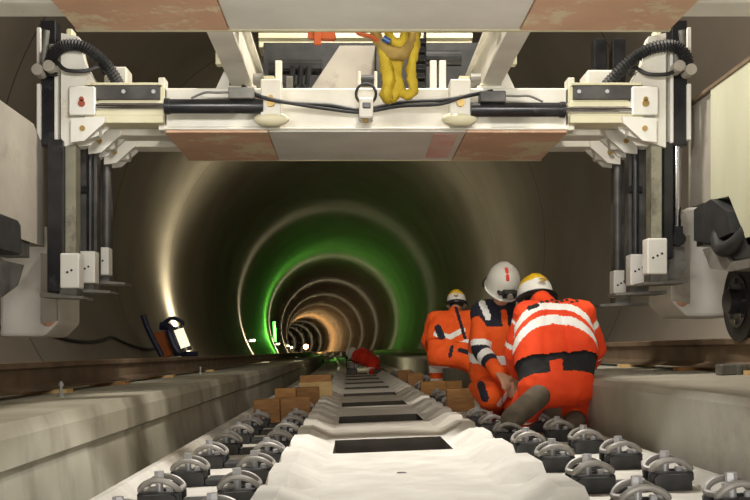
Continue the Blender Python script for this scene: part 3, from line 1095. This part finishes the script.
# ------------------------------------------------------------------ people
def voxel(mb, size, smooth_it=6):
    me = bpy.data.meshes.new('tmp')
    mb.bm.to_mesh(me)
    mb.bm.free()
    o = bpy.data.objects.new('tmp', me)
    COL.objects.link(o)
    r = o.modifiers.new('r', 'REMESH')
    r.mode = 'VOXEL'
    r.voxel_size = size
    s = o.modifiers.new('s', 'SMOOTH')
    s.factor = .5
    s.iterations = smooth_it
    dg = bpy.context.evaluated_depsgraph_get()
    dg.update()
    out = bpy.data.meshes.new_from_object(o.evaluated_get(dg))
    bpy.data.objects.remove(o)
    bpy.data.meshes.remove(me)
    return out


def link_mesh(name, me, mats, parent, offv):
    me.name = name
    me.materials.clear()
    for m in mats:
        me.materials.append(m)
    me.transform(Matrix.Translation(-offv))
    for p in me.polygons:
        p.use_smooth = True
    o = bpy.data.objects.new(name, me)
    COL.objects.link(o)
    if parent:
        o.parent = parent
    else:
        o.location = offv
    OFF[o.name] = offv
    return o


def seg_t(p, a, b):
    d = b - a
    t = (p - a).dot(d) / max(d.length_squared, 1e-9)
    t = max(0, min(1, t))
    return t, (a + d * t - p).length


def hand(mb, wrist, elbow, palm_n, k=1.0):
    f = (wrist - elbow).normalized()
    n = (palm_n - f * palm_n.dot(f)).normalized()
    s = f.cross(n)
    c = wrist + f * .045 * k
    for q in (-1, 0, 1):
        mb.capsule(wrist + s * q * .016, wrist + f * .085 * k + s * q * .024, .017, .015)
    for q, ln in enumerate((.062, .075, .07, .055)):
        b = wrist + f * .09 * k + s * (q - 1.5) * .02
        m1 = b + f * ln * .5 + n * .012
        e = m1 + (f * .6 + n * .8) * ln * .5
        mb.capsule(b, m1, .0095, .009)
        mb.capsule(m1, e, .009, .0075)
    tb = wrist + f * .025 + s * .03
    tm = tb + (f * .7 + s * .7) * .035
    mb.capsule(tb, tm, .013, .011)
    mb.capsule(tm, tm + (f * .9 + n * .4) * .03, .011, .009)


def orient(fwd, up):
    f = fwd.normalized()
    u = (up - f * up.dot(f)).normalized()
    r = f.cross(u)
    return Matrix((r, f, u)).transposed()


def helmet(parent, offv, c, fwd, up, style, hs=1.0):
    R = orient(fwd, up)
    mb = MB()
    bm = mb.bm
    rings = []
    N = 28
    prof = [(0.0, .150), (.045, .146), (.085, .130), (.115, .100), (.130, .068), (.137, .035), (.140, 0.0), (.146, -.028), (.156, -.034), (.153, -.040), (.135, -.034)]
    for r, z in prof:
        ring = []
        for k in range(N):
            a = 2 * math.pi * k / N
            rh = r * hs
            x, y = rh * math.cos(a) * .86, rh * math.sin(a) * .98
            zz = z * hs
            if z < -.02 and math.sin(a) > .3:
                y += .03 * (math.sin(a) - .3)
            if r > .02 and abs(x) < .035 and z > .03:
                zz += .008
            ring.append(bm.verts.new(c + R @ Vector((x, y, zz))))
        rings.append(ring)
    for i in range(len(rings) - 1):
        for k in range(N):
            try:
                bm.faces.new((rings[i][k], rings[i][(k + 1) % N], rings[i + 1][(k + 1) % N], rings[i + 1][k]))
            except ValueError:
                pass
    bmesh.ops.remove_doubles(bm, verts=bm.verts, dist=1e-5)
    inv = R.inverted()
    if style == 'grey':
        mats = [M['helmet_grey'], M['white_plastic']]
    else:
        mats = [M['yellow'], M['white_plastic']]
    for f_ in bm.faces:
        l = inv @ (f_.calc_center_median() - c)
        f_.material_index = 1 if l.z < (.058 if style != 'grey' else -.02) else 0
    h = mb.build('helmet', mats, parent, smooth=True, off=offv)
    # emblem / straps
    if style == 'grey':
        mb = MB()
        for t0 in (.75, 1.12):
            for q in range(8):
                a0 = t0 + q * .035
                p = Vector((.012, .146 * math.cos(a0) * hs, .150 * math.sin(a0) * hs))
                mb.sphere(c + R @ Vector((p.x, p.y, p.z + .006)), .014, 1.0, .9, .6, n=1, rot=R)
        mb.build('red_stripe', M['red_mark'], h, off=offv)
        mb = MB()
        def bx(lo, hi):
            q = MB(); q.box(lo, hi, .006)
            for v in q.bm.verts: v.co = c + R @ v.co
            tmp = bpy.data.meshes.new('t'); q.bm.to_mesh(tmp); q.bm.free(); mb.bm.from_mesh(tmp); bpy.data.meshes.remove(tmp)
        bx((-.045, .13, .0), (.045, .175, .05))
        bx((-.07, .10, .008), (.07, .15, .022))
        mb.build('head_lamp', M['black'], h, off=offv)
        mb = MB()
        mb.cyl(c + R @ Vector((0, .17, .025)), c + R @ Vector((0, .185, .025)), .02)
        mb.build('lens', M['grey_paint'], h, off=offv)
    else:
        mb = MB()
        mb.sphere(c + R @ Vector((0, -.150, .03)), .018, 1.4, .25, .8, n=2, rot=R)
        mb.build('emblem', M['brass'], h, off=offv)
    mb = MB()
    pts = [c + R @ Vector((.118 * math.cos(a), .125 * math.sin(a), -.035)) for a in [math.pi * (1 + k / 10) for k in range(11)]]
    mb.tube(pts, .012, 8, flat=(1.6, .6), smooth=2)
    mb.build('headband', M['black'], h, off=offv)
    return h


def person(label, J, fwd, head_fwd, head_up, style, jmat, tmat, jst, tst, yoke=None, vox=.011, boots=True, belt=None, hem=None, arc=0, tfn=None, hs=1.0):
    base = Vector((J['pelvis'].x, J['pelvis'].y, min(J[k].z for k in ('ankL', 'ankR', 'kneeL', 'kneeR')) - .06))
    for k in J:
        J[k] = Vector(J[k])
    fw = Vector(fwd).normalized()
    # --- the body, one continuous mesh
    mb = MB()
    mb.capsule(J['hipL'], J['hipR'], .10)
    for s in 'LR':
        wst = J['hip' + s].lerp(J['sh' + s], .45)
        mb.capsule(J['hip' + s], wst, .085, .078)
        mb.capsule(wst, J['sh' + s].lerp(J['chest'], .35), .078, .085)
        mb.capsule(J['sh' + s], J['elb' + s], .048, .04)
        mb.capsule(J['elb' + s], J['wr' + s], .038, .026)
        mb.capsule(J['hip' + s], J['knee' + s], .078, .055)
        mb.capsule(J['knee' + s], J['ank' + s], .052, .036)
        mb.capsule(J['ank' + s], J['toe' + s], .036, .03)
        hand(mb, J['wr' + s], J['elb' + s], Vector((0, 0, -1)) + fw * .2)
    mb.capsule(J['pelvis'], J['chest'], .085, .095)
    mb.capsule(J['chest'], J['neck'], .09, .055)
    mb.capsule(J['neck'], J['head'], .05, .05)
    R = orient(Vector(head_fwd), Vector(head_up))
    hc = J['head']
    mb.sphere(hc + R @ Vector((0, .0, .02)), .10, .78, .98, 1.0, n=3, rot=R)
    mb.sphere(hc + R @ Vector((0, .03, -.06)), .06, .95, 1.0, .9, n=2, rot=R)
    mb.capsule(hc + R @ Vector((0, .095, .01)), hc + R @ Vector((0, .115, -.025)), .010, .014)
    for sx in (-1, 1):
        mb.sphere(hc + R @ Vector((sx * .08, -.005, -.01)), .026, .4, .8, 1.2, n=2, rot=R)
        mb.sphere(hc + R @ Vector((sx * .033, .088, .022)), .013, n=1, rot=R)
    me = voxel(mb, .0075, 3)
    body = link_mesh('person', me, [M['skin']], None, base)
    tag(body, label, 'person')
    # hair
    mb = MB()
    mb.sphere(hc + R @ Vector((0, -.018, .028)), .104, .80, .95, .98, n=3, rot=R)
    bmesh.ops.delete(mb.bm, geom=[v for v in mb.bm.verts if (R.inverted() @ (v.co - hc)).y > .055 or (R.inverted() @ (v.co - hc)).z < -.05], context='VERTS')
    mb.build('hair', M['hair'], body, smooth=True, off=base)
    # --- jacket
    segs = []
    mb = MB()
    def cap(nm, a, b, r, r2):
        mb.capsule(a, b, r, r2)
        segs.append((nm, Vector(a), Vector(b), (r + r2) / 2))
    lowL = J['hipL'].lerp(J['shL'], .20)
    lowR = J['hipR'].lerp(J['shR'], .20)
    for s, lo in (('L', lowL), ('R', lowR)):
        wst = J['hip' + s].lerp(J['sh' + s], .5)
        cap('torso', lo, wst, .118, .118)
        cap('torso', wst, J['sh' + s].lerp(J['chest'], .4), .118, .118)
        cap('arm' + s, J['sh' + s], J['elb' + s], .078, .066)
        cap('fore' + s, J['elb' + s], J['elb' + s].lerp(J['wr' + s], .93), .064, .047)
    cap('torso', lowL, lowR, .12, .12)
    cap('torso', J['pelvis'].lerp(J['chest'], .3), J['chest'], .125, .13)
    cap('torso', J['shL'], J['shR'], .085, .085)
    cap('torso', J['chest'], J['neck'].lerp(J['chest'], .1), .11, .074)
    me = voxel(mb, vox, 5)
    axd = J['neck'] - J['pelvis']
    if hem is not None:
        # open the jacket at its hem
        bm = bmesh.new()
        bm.from_mesh(me)
        kill = []
        for v in bm.verts:
            t = (v.co - J['pelvis']).dot(axd) / axd.length_squared
            if t < hem:
                dt = min(seg_t(v.co, a, b)[1] - r for nm, a, b, r in segs if nm == 'torso')
                da = min(seg_t(v.co, a, b)[1] - r for nm, a, b, r in segs if nm != 'torso')
                if dt < da:
                    kill.append(v)
        bmesh.ops.delete(bm, geom=kill, context='VERTS')
        bm.to_mesh(me)
        bm.free()
    # cloth folds
    for v in me.vertices:
        n = noise.noise(v.co * 9) * .010 + noise.noise(v.co * 22 + Vector((3, 1, 7))) * .004
        v.co += v.normal * n
    mats = [jmat, M['reflect'], M['navy'], M['blackcloth']]
    jk = link_mesh('jacket', me, mats, body, base)
    ax0, ax1 = J['pelvis'], J['neck']
    yk_ = R
    for p in jk.data.polygons:
        c = p.center + base
        best, bt, bn = 9, 0, ''
        for nm, a, b, r in segs:
            t, d = seg_t(c, a, b)
            if d - r < best:
                best, bt, bn = d - r, t, nm
        if bn == 'torso':
            t = (c - ax0).dot(ax1 - ax0) / (ax1 - ax0).length_squared
            q = (c - ax0) - (ax1 - ax0) * t
            t += arc * q.x * q.x
        else:
            t = bt
        p.material_index = 0
        for nm, t0, t1, mi in jst:
            if nm == bn and t0 <= t <= t1:
                p.material_index = mi
        if yoke:
            r_ = yoke(c, bn, t, p.normal)
            if r_ is not None:
                p.material_index = r_
    # --- trousers
    segs2 = []
    mb = MB()
    def cap2(nm, a, b, r, r2):
        mb.capsule(a, b, r, r2)
        segs2.append((nm, Vector(a), Vector(b), (r + r2) / 2))
    cap2('seat', J['hipL'], J['hipR'], .128, .128)
    cap2('seat', J['pelvis'], J['pelvis'].lerp(J['chest'], .6), .118, .108)
    for s in 'LR':
        cap2('seat', J['hip' + s], J['hip' + s].lerp(J['sh' + s], .5), .108, .104)
        cap2('thigh' + s, J['hip' + s], J['knee' + s], .11, .082)
        cap2('shin' + s, J['knee' + s], J['knee' + s].lerp(J['ank' + s], .92), .08, .064)
    me = voxel(mb, vox, 5)
    for v in me.vertices:
        v.co += v.normal * (noise.noise(v.co * 8 + Vector((5, 5, 5))) * .012 + noise.noise(v.co * 20) * .004)
    tr = link_mesh('trousers', me, [tmat, M['reflect'], M['navy'], M['blackcloth'], M['red']], body, base)
    for p in tr.data.polygons:
        c = p.center + base
        best, bt, bn = 9, 0, ''
        for nm, a, b, r in segs2:
            t, d = seg_t(c, a, b)
            if d - r < best:
                best, bt, bn = d - r, t, nm
        if bn == 'seat':
            bt = (c - ax0).dot(ax1 - ax0) / (ax1 - ax0).length_squared
        for nm, t0, t1, mi in tst:
            if nm == bn and t0 <= bt <= t1:
                p.material_index = mi
        if tfn:
            r_ = tfn(c, bn, bt, p.normal)
            if r_ is not None:
                p.material_index = r_
    # --- boots
    if boots:
        for s in 'LR':
            mb = MB()
            a, t_ = J['ank' + s], J['toe' + s]
            d = (t_ - a)
            sh = (J['knee' + s] - a).normalized()
            k_ = 1.2 if belt else 1.0
            mb.capsule(a + sh * .10, a, .062, .058)
            mb.capsule(a - d * .28, t_, .055 * k_, .05 * k_)
            mb.capsule(a - d * .28 - sh * .02, t_ - sh * .015, .05, .048)
            me = voxel(mb, .011, 3)
            link_mesh('boot', me, [M['boot']], body, base)
    helmet(body, base, hc + R @ Vector((0, -.004, .035)), Vector(head_fwd), Vector(head_up), style, hs)
    return body


def patch(c, n, segs_, back=True):
    """is this bit of cloth inside one of the sewn-on strips (ends and half width in picture units)?"""
    if n.y > .2:
        return False
    x, y = VX + c.x / c.y * F, VY - (c.z - EYE) / c.y * F
    for x0, y0, x1, y1, w_ in segs_:
        t, d = seg_t(Vector((x, y, 0)), Vector((x0, y0, 0)), Vector((x1, y1, 0)))
        if d < w_:
            return True
    return False


# kneeling worker on the right, seen from behind
D = 5.55
J3 = dict(pelvis=W(557, 380, D), chest=W(550, 323, D + .2), neck=W(541, 301, D + .30), head=W(536, 302, D + .47),
          shL=W(527, 315, D + .2), shR=W(581, 314, D + .17), elbL=W(514, 352, D + .28), wrL=W(518, 374, D + .48), elbR=W(596, 349, D + .28), wrR=W(590, 366, D + .5),
          hipL=W(538, 386, D), hipR=W(574, 386, D), kneeL=W(522, 418, D + .28), kneeR=W(579, 420, D + .28),
          ankL=W(533, 401, D - .16), ankR=W(574, 424, D - .02), toeL=W(511, 420, D - .34), toeR=W(570, 434, D - .12))


def p3_label(c, bn, t, n):
    if patch(c, n, [(529, 308, 537, 305.5, 2.2)]):
        return 3
    if patch(c, n, [(541 + 5 * q, 302 - (q % 3), 543 + 5 * q, 302 - (q % 3), 1.0) for q in range(8)]):
        return 3


def p3_belt(c, bn, t, n):
    if bn == 'seat' and -.1 < t < .12 and abs(c.x - J3['pelvis'].x + .02) < .035 and n.y < 0:
        return 0


person('kneeling person seen from behind, orange jacket with two bright back bands, yellow helmet', J3, (0, 1, 0), (-.15, .85, -.45), (-.05, .42, .9), 'yellow',
       M['orange_red'], M['orange_red'],
       [('torso', .53, .64, 1), ('torso', .71, .81, 1), ('armL', .78, .9, 1), ('foreL', .0, .12, 1), ('armR', .22, .38, 1), ('foreR', .0, .25, 1), ('armL', .2, .28, 1)],
       [('seat', -.02, 2, 3), ('shinL', .35, .5, 1), ('shinR', .35, .5, 1)], yoke=p3_label, vox=.008, belt=True, hem=.19, arc=4.0, tfn=p3_belt, hs=.9)

# worker facing the camera, head bowed
D = 6.75
J2 = dict(pelvis=W(501, 386, D + .1), chest=W(501, 326, D + .05), neck=W(503, 302, D - .03), head=W(502, 288, D - .13),
          shR=W(482, 312, D + .05), shL=W(524, 312, D + .05), elbR=W(480, 350, D - .05), wrR=W(499, 373, D - .3), elbL=W(527, 352, D - .05), wrL=W(516, 378, D - .25),
          hipR=W(488, 388, D + .1), hipL=W(514, 388, D + .1), kneeR=W(490, 398, D - .32), kneeL=W(518, 410, D - .3),
          ankR=W(494, 415, D + .0), ankL=W(514, 415, D + .15), toeR=W(495, 420, D + .2), toeL=W(513, 420, D + .3))


def p2_yoke(c, bn, t, n):
    if patch(c, n, [(482, 303, 488, 317, 3.2)]):
        return 1
    if patch(c, n, [(504, 312, 506, 330, 3.0)]):
        return 0


def p2_knee(c, bn, t, n):
    if patch(c, n, [(481, 385, 485, 398, 4.0)]):
        return 2
    if patch(c, n, [(499, 405, 512, 387, 2.2)]):
        return 1
    if patch(c, n, [(504, 404, 516, 388, 2.6)]):
        return 4


person('kneeling person facing the camera with bowed head, light grey helmet and navy shoulders', J2, (0, -1, 0), (.12, -.72, -.62), (.10, -.66, .74), 'grey',
       M['orange'], M['orange'],
       [('torso', .74, 2, 2), ('armR', 0, .22, 2), ('armL', 0, .55, 2), ('armL', .12, .32, 1), ('torso', .30, .40, 1),
        ('armR', .80, .95, 1), ('armR', .95, 1.01, 2), ('foreR', 0, .28, 2), ('foreR', .28, .52, 1), ('foreR', .52, .72, 2)],
       [], yoke=p2_yoke, tfn=p2_knee, vox=.009, hs=.92)

# worker on the left, seen from behind
D = 10.3
J1 = dict(pelvis=W(448, 352, D), chest=W(452, 325, D + .22), neck=W(455, 311, D + .36), head=W(456.5, 305, D + .48),
          shL=W(434, 319, D + .25), shR=W(472, 318, D + .2), elbL=W(427, 342, D + .35), wrL=W(433, 357, D + .55), elbR=W(479, 345, D + .1), wrR=W(482, 366, D + .2),
          hipL=W(438, 356, D), hipR=W(460, 357, D), kneeL=W(436, 362, D + .4), kneeR=W(484, 374, D - .3),
          ankL=W(437, 396, D + .2), ankR=W(470, 396, D + .0), toeL=W(437, 398, D + .4), toeR=W(468, 399, D + .2))


def p1_patches(c, bn, t, n):
    if patch(c, n, [(456, 308, 465, 338, 1.6), (438, 328, 443, 341, 3.5), (472, 318, 482, 345, 1.5)]):
        return 2
    if patch(c, n, [(436, 334, 450, 337, 2.6), (450, 337, 463, 330, 2.6), (453, 345, 466, 342, 2.0), (466, 343, 486, 343, 3.6)]):
        return 1


def p1_leg(c, bn, t, n):
    if patch(c, n, [(452, 347, 450, 356, 1.8), (460, 350, 470, 353, 2.2)]):
        return 2
    if patch(c, n, [(428, 369, 447, 370, 3.4), (428, 381, 447, 381, 2.2)]):
        return 1


person('crouching person behind the group at left, back turned, orange suit and yellow helmet', J1, (0, 1, 0), (.1, .85, -.3), (0, .25, .95), 'yellow',
       M['orange'], M['orange'], [], [], yoke=p1_patches, tfn=p1_leg, vox=.010, hem=.12, hs=.86)

# far worker bending over the track
D4 = 18.6
J4 = dict(pelvis=W(372, 362, D4), chest=W(361, 354, D4 + .25), neck=W(357, 353, D4 + .4), head=W(354, 356, D4 + .5),
          shL=W(356, 356, D4 + .2), shR=W(362, 352.5, D4 + .5), elbL=W(355, 365, D4 + .2), wrL=W(352, 371, D4 + .3), elbR=W(357, 362, D4 + .6), wrR=W(353, 369, D4 + .7),
          hipL=W(372, 363, D4 - .1), hipR=W(374, 362, D4 + .12), kneeL=W(371, 372, D4 - .2), kneeR=W(377, 371, D4 + .2),
          ankL=W(377, 372, D4 - .45), ankR=W(382, 371, D4 + .0), toeL=W(380, 374, D4 - .5), toeR=W(385, 373, D4))
person('small distant person in red suit bending low over the track', J4, (-1, .3, 0), (-.7, .3, -.6), (-.6, .2, .7), 'grey',
       M['red'], M['red'], [('torso', .8, .9, 1), ('armL', .8, 1, 1)], [('thighL', .1, .3, 1), ('thighL', .75, 1, 1), ('thighR', .1, .3, 1)], vox=.016, hs=.9)
t = thing('track_machine', 'small dark tool machine on the track in front of the distant red worker', 'machine', T(-.15, 18.6, 0))
p0 = T(-.15, 18.6, 0)
mb = MB()
mb.box(p0 + Vector((-.10, -.12, .0)), p0 + Vector((.10, .12, .12)), .02)
mb.build('base', M['dark'], t)
MB().cyl(p0 + Vector((0, 0, .1)), p0 + Vector((0, 0, .22)), .06).build('motor', M['grey_paint'], t)
MB().tube([p0 + Vector((-.09, 0, .1)), p0 + Vector((-.11, 0, .24)), p0 + Vector((.0, 0, .27)), p0 + Vector((.1, 0, .2))], .012).build('handle', M['black'], t)

# ------------------------------------------------------------------ lamps along the tunnel wall
def lining_point(y, z):
    dz = EYE + z - AXZ
    return Vector((AXX + bend(y) - math.sqrt(RT * RT - dz * dz), y, EYE + z))


def disc_light(name, loc, power, col, width, r=.06):
    """lamp that throws its light mostly across the tunnel"""
    l = bpy.data.lights.new(name, 'POINT')
    l.energy = power
    l.color = col
    l.shadow_soft_size = r
    l.use_nodes = True
    nt = l.node_tree
    em = nt.nodes['Emission']
    tc = nt.nodes.new('ShaderNodeTexCoord')
    sp = nt.nodes.new('ShaderNodeSeparateXYZ')
    nt.links.new(tc.outputs['Normal'], sp.inputs[0])
    a = nt.nodes.new('ShaderNodeMath'); a.operation = 'DIVIDE'; a.inputs[1].default_value = width
    nt.links.new(sp.outputs['Y'], a.inputs[0])
    b = nt.nodes.new('ShaderNodeMath'); b.operation = 'MULTIPLY'
    nt.links.new(a.outputs[0], b.inputs[0]); nt.links.new(a.outputs[0], b.inputs[1])
    c = nt.nodes.new('ShaderNodeMath'); c.operation = 'MULTIPLY'; c.inputs[1].default_value = -1
    nt.links.new(b.outputs[0], c.inputs[0])
    e = nt.nodes.new('ShaderNodeMath'); e.operation = 'EXPONENT'
    nt.links.new(c.outputs[0], e.inputs[0])
    nt.links.new(e.outputs[0], em.inputs['Strength'])
    o = bpy.data.objects.new(name, l)
    COL.objects.link(o)
    o.location = loc
    return o


# the nearest lamp: leaning tube floodlight on an orange case
y = 17.2
b0 = W(176, 356, y)
lamp = thing('work_lamp', 'leaning tube floodlight with orange case at the foot of the left tunnel wall', 'lamp', b0)
mb = MB()
mb.prism([(W(150, 0, y).x, W(0, 333, y).z), (W(162, 0, y).x, W(0, 331, y).z), (W(174, 0, y).x, W(0, 354, y).z), (W(161, 0, y).x, W(0, 358, y).z)], 'y', y + .1, y + .5)
mb.build('case', M['orange_box'], lamp)
mb = MB()
mb.tube([W(143, 315, y), W(149, 331, y), W(162, 356, y)], .05, 8)
mb.tube([W(160, 326, y), W(172, 330, y), W(178, 356, y)], .07, 8)
mb.tube([W(162, 325, y - .2), W(172, 318, y - .2), W(182, 322, y - .2), W(182, 326, y - .2)], .035, 8)
mb.tube([W(168, 330, y - .1), W(178, 352, y - .1), W(198, 354, y - .1)], .05, 8)
mb.build('frame', M['navy_paint'], lamp)
mb = MB()
mb.cyl(W(178.5, 329, y - .25), W(186, 348, y - .25), .085, n=20)
mb.build('lamp_tube', M['lamp_white'], lamp, smooth=True)
MB().cyl(W(177.5, 326.5, y - .25), W(178.5, 329.5, y - .25), .10, n=20).build('end_cap', M['chrome'], lamp, smooth=True)
MB().cyl(W(185.3, 347.5, y - .25), W(186.5, 351, y - .25), .10, n=20).build('end_cap', M['chrome'], lamp, smooth=True)
PWR = lambda y: 620 if y < 30 else 270 if y < 50 else 600 if y < 150 else 1000
names = ['first', 'second', 'third', 'fourth', 'fifth', 'sixth', 'seventh', 'eighth', 'ninth', 'tenth', 'eleventh', 'twelfth', 'thirteenth']
LD = [23.4, 40.5, 61, 82, 103, 124, 146, 170, 195, 220, 245, 272, 300]
for n, y in zip(names, LD):
    p = lining_point(y, .42) + Vector((.22, 0, 0))
    disc_light('tube_lamp_light', p + Vector((.28, -.1, .05)), PWR(y), (1, .92, .66), .48 if y < 30 else .25)
    if y < 30:
        continue            # this beam comes from the leaning work lamp
    lt = thing('tube_lamp', 'small white lamp low on the left tunnel wall, %s lamp from the camera' % n, 'lamp', p, 'lamps along the left wall')
    MB().box(p + Vector((-.2, -.06, -.05)), p + Vector((-.06, .06, .05)), .01).build('bracket', M['dark'], lt)
    MB().cyl(p + Vector((-.1, 0, 0)), p + Vector((.12, 0, .02)), .055).build('lamp_head', M['lamp_white'], lt)
p = lining_point(57, .55) + Vector((.25, 0, 0))
lt = thing('green_tube_lamp', 'bright green tube lamp on the left tunnel wall', 'lamp', p)
MB().cyl(p + Vector((.06, 0, 0)), p + Vector((0, 0, 1.15)), .075).build('lamp_tube', M['lamp_green'], lt)
MB().box(p + Vector((-.2, -.05, .2)), p + Vector((0, .05, .3))).build('bracket', M['dark'], lt)
disc_light('green_lamp_light', p + Vector((.4, -.2, .6)), 430, (.2, 1, .1), .85, .1)
p = T(-1.0, 165, 1.2)
lt = thing('orange_lamp', 'warm orange floodlight glowing at the far end of the tunnel', 'lamp', p)
MB().sphere(p, .42, n=2).build('lamp_head', M['lamp_orange'], lt, smooth=True)
MB().cyl(p + Vector((0, 0, -1.3)), p + Vector((0, 0, -.3)), .06).build('stand', M['dark'], lt)
pl = bpy.data.lights.new('orange_lamp_light', 'POINT')
pl.energy = 1500
pl.color = (1, .55, .2)
pl.shadow_soft_size = .3
po = bpy.data.objects.new('orange_lamp_light', pl)
COL.objects.link(po)
po.location = p + Vector((0, -1.0, .9))

# sagging cable along the left wall
pts = []
for k in range(0, 25):
    y = 7.4 + k * .55
    z = .42 + .0 * y - .14 * abs(math.sin(k * math.pi / 8)) - .012 * k
    pts.append(lining_point(y, z) + Vector((.03, 0, 0)))
o = MB().tube(pts, .022, 6, smooth=3).build('cable', M['rubber'], off=pts[0])
tag(o, 'dark cable sagging along the left tunnel wall', 'cable')

# ------------------------------------------------------------------ gantry work light and added fill lights
def area(name, loc, target, size, power, col, size_y=None, spread=180):
    l = bpy.data.lights.new(name, 'AREA')
    l.energy = power
    l.color = col
    l.size = size
    if size_y:
        l.shape = 'RECTANGLE'
        l.size_y = size_y
    l.spread = math.radians(spread)
    o = bpy.data.objects.new(name, l)
    COL.objects.link(o)
    o.location = loc
    o.rotation_euler = (Vector(target) - Vector(loc)).to_track_quat('-Z', 'Y').to_euler()
    return o


def spot(name, loc, target, angle, power, col, blend=.1, r=.05):
    l = bpy.data.lights.new(name, 'SPOT')
    l.energy = power
    l.color = col
    l.spot_size = math.radians(angle)
    l.spot_blend = blend
    l.shadow_soft_size = r
    o = bpy.data.objects.new(name, l)
    COL.objects.link(o)
    o.location = loc
    o.rotation_euler = (Vector(target) - Vector(loc)).to_track_quat('-Z', 'Y').to_euler()
    return o


WARM = (1, .95, .87)
area('fill_behind_camera', (0.1, -2.2, EYE + .75), (0.1, 6, EYE + 1.0), 1.6, 62, WARM, 1.0)  # added frontal fill, no lamp known there
spot('gantry_work_light', (.15, 4.6, EYE + 1.56), (.15, 3.88, EYE - .44), 66, 150, (1, .98, .94), .06, .05)
for bx_, pw in ((-.95, 7), (.1, 4), (1.1, 7)):
    area('beam_fill', (bx_, 4.3, EYE + 1.575), (bx_ * 1.6, 6.2, EYE + 1.25), .4, pw, (1, .97, .92), .15, 120)  # added fills for the far beam face and the legs
area('underside_fill', (.1, 1.0, EYE - .32), (.1, 4.2, EYE + 1.4), 1.6, 22, WARM, .2, 120)  # added fill that brightens the beam undersides from below
for bx_, tx_ in ((-.9, -3.7), (1.1, 3.0)):
    spot('wall_fill', (bx_, 6.95, EYE + 1.37), (tx_, 9.2, EYE + .15), 78, 95, (1, .95, .88), .8, .1)  # added fills on the lower side walls, hidden behind the beam
# unseen spot added to brighten the crew
spot('crew_fill', (.95, 4.35, EYE + 1.7), (1.05, 6.3, EYE + .1), 33, 60, (1, .93, .82), .4, .15)
pt = bpy.data.lights.new('overhead_fill', 'POINT')  # unseen light added above the gantry to lift walls and far deck
pt.energy = 460
pt.color = (1, .93, .82)
pt.shadow_soft_size = .12
o = bpy.data.objects.new('overhead_fill', pt)
COL.objects.link(o)
o.location = (.4, 5.6, EYE + 3.6)

w = bpy.data.worlds.new('World')
S.world = w
w.use_nodes = True
w.node_tree.nodes['Background'].inputs[0].default_value = (.9, .8, .65, 1)
w.node_tree.nodes['Background'].inputs[1].default_value = .01

# ------------------------------------------------------------------ camera
cd = bpy.data.cameras.new('Camera')
cam = bpy.data.objects.new('Camera', cd)
COL.objects.link(cam)
cam.location = (0, 0, EYE)
cam.rotation_euler = (math.radians(90), 0, 0)
cd.sensor_width = 36
cd.lens = F / 750 * 36
cd.shift_x = (375 - VX) / 750
cd.shift_y = (VY - 250) / 750
cd.clip_end = 500
cd.clip_start = .05
S.camera = cam
S.view_settings.view_transform = 'Standard'
S.view_settings.look = 'None'
S.view_settings.gamma = 1
S.view_settings.use_curve_mapping = False
S.view_settings.exposure = 0.0
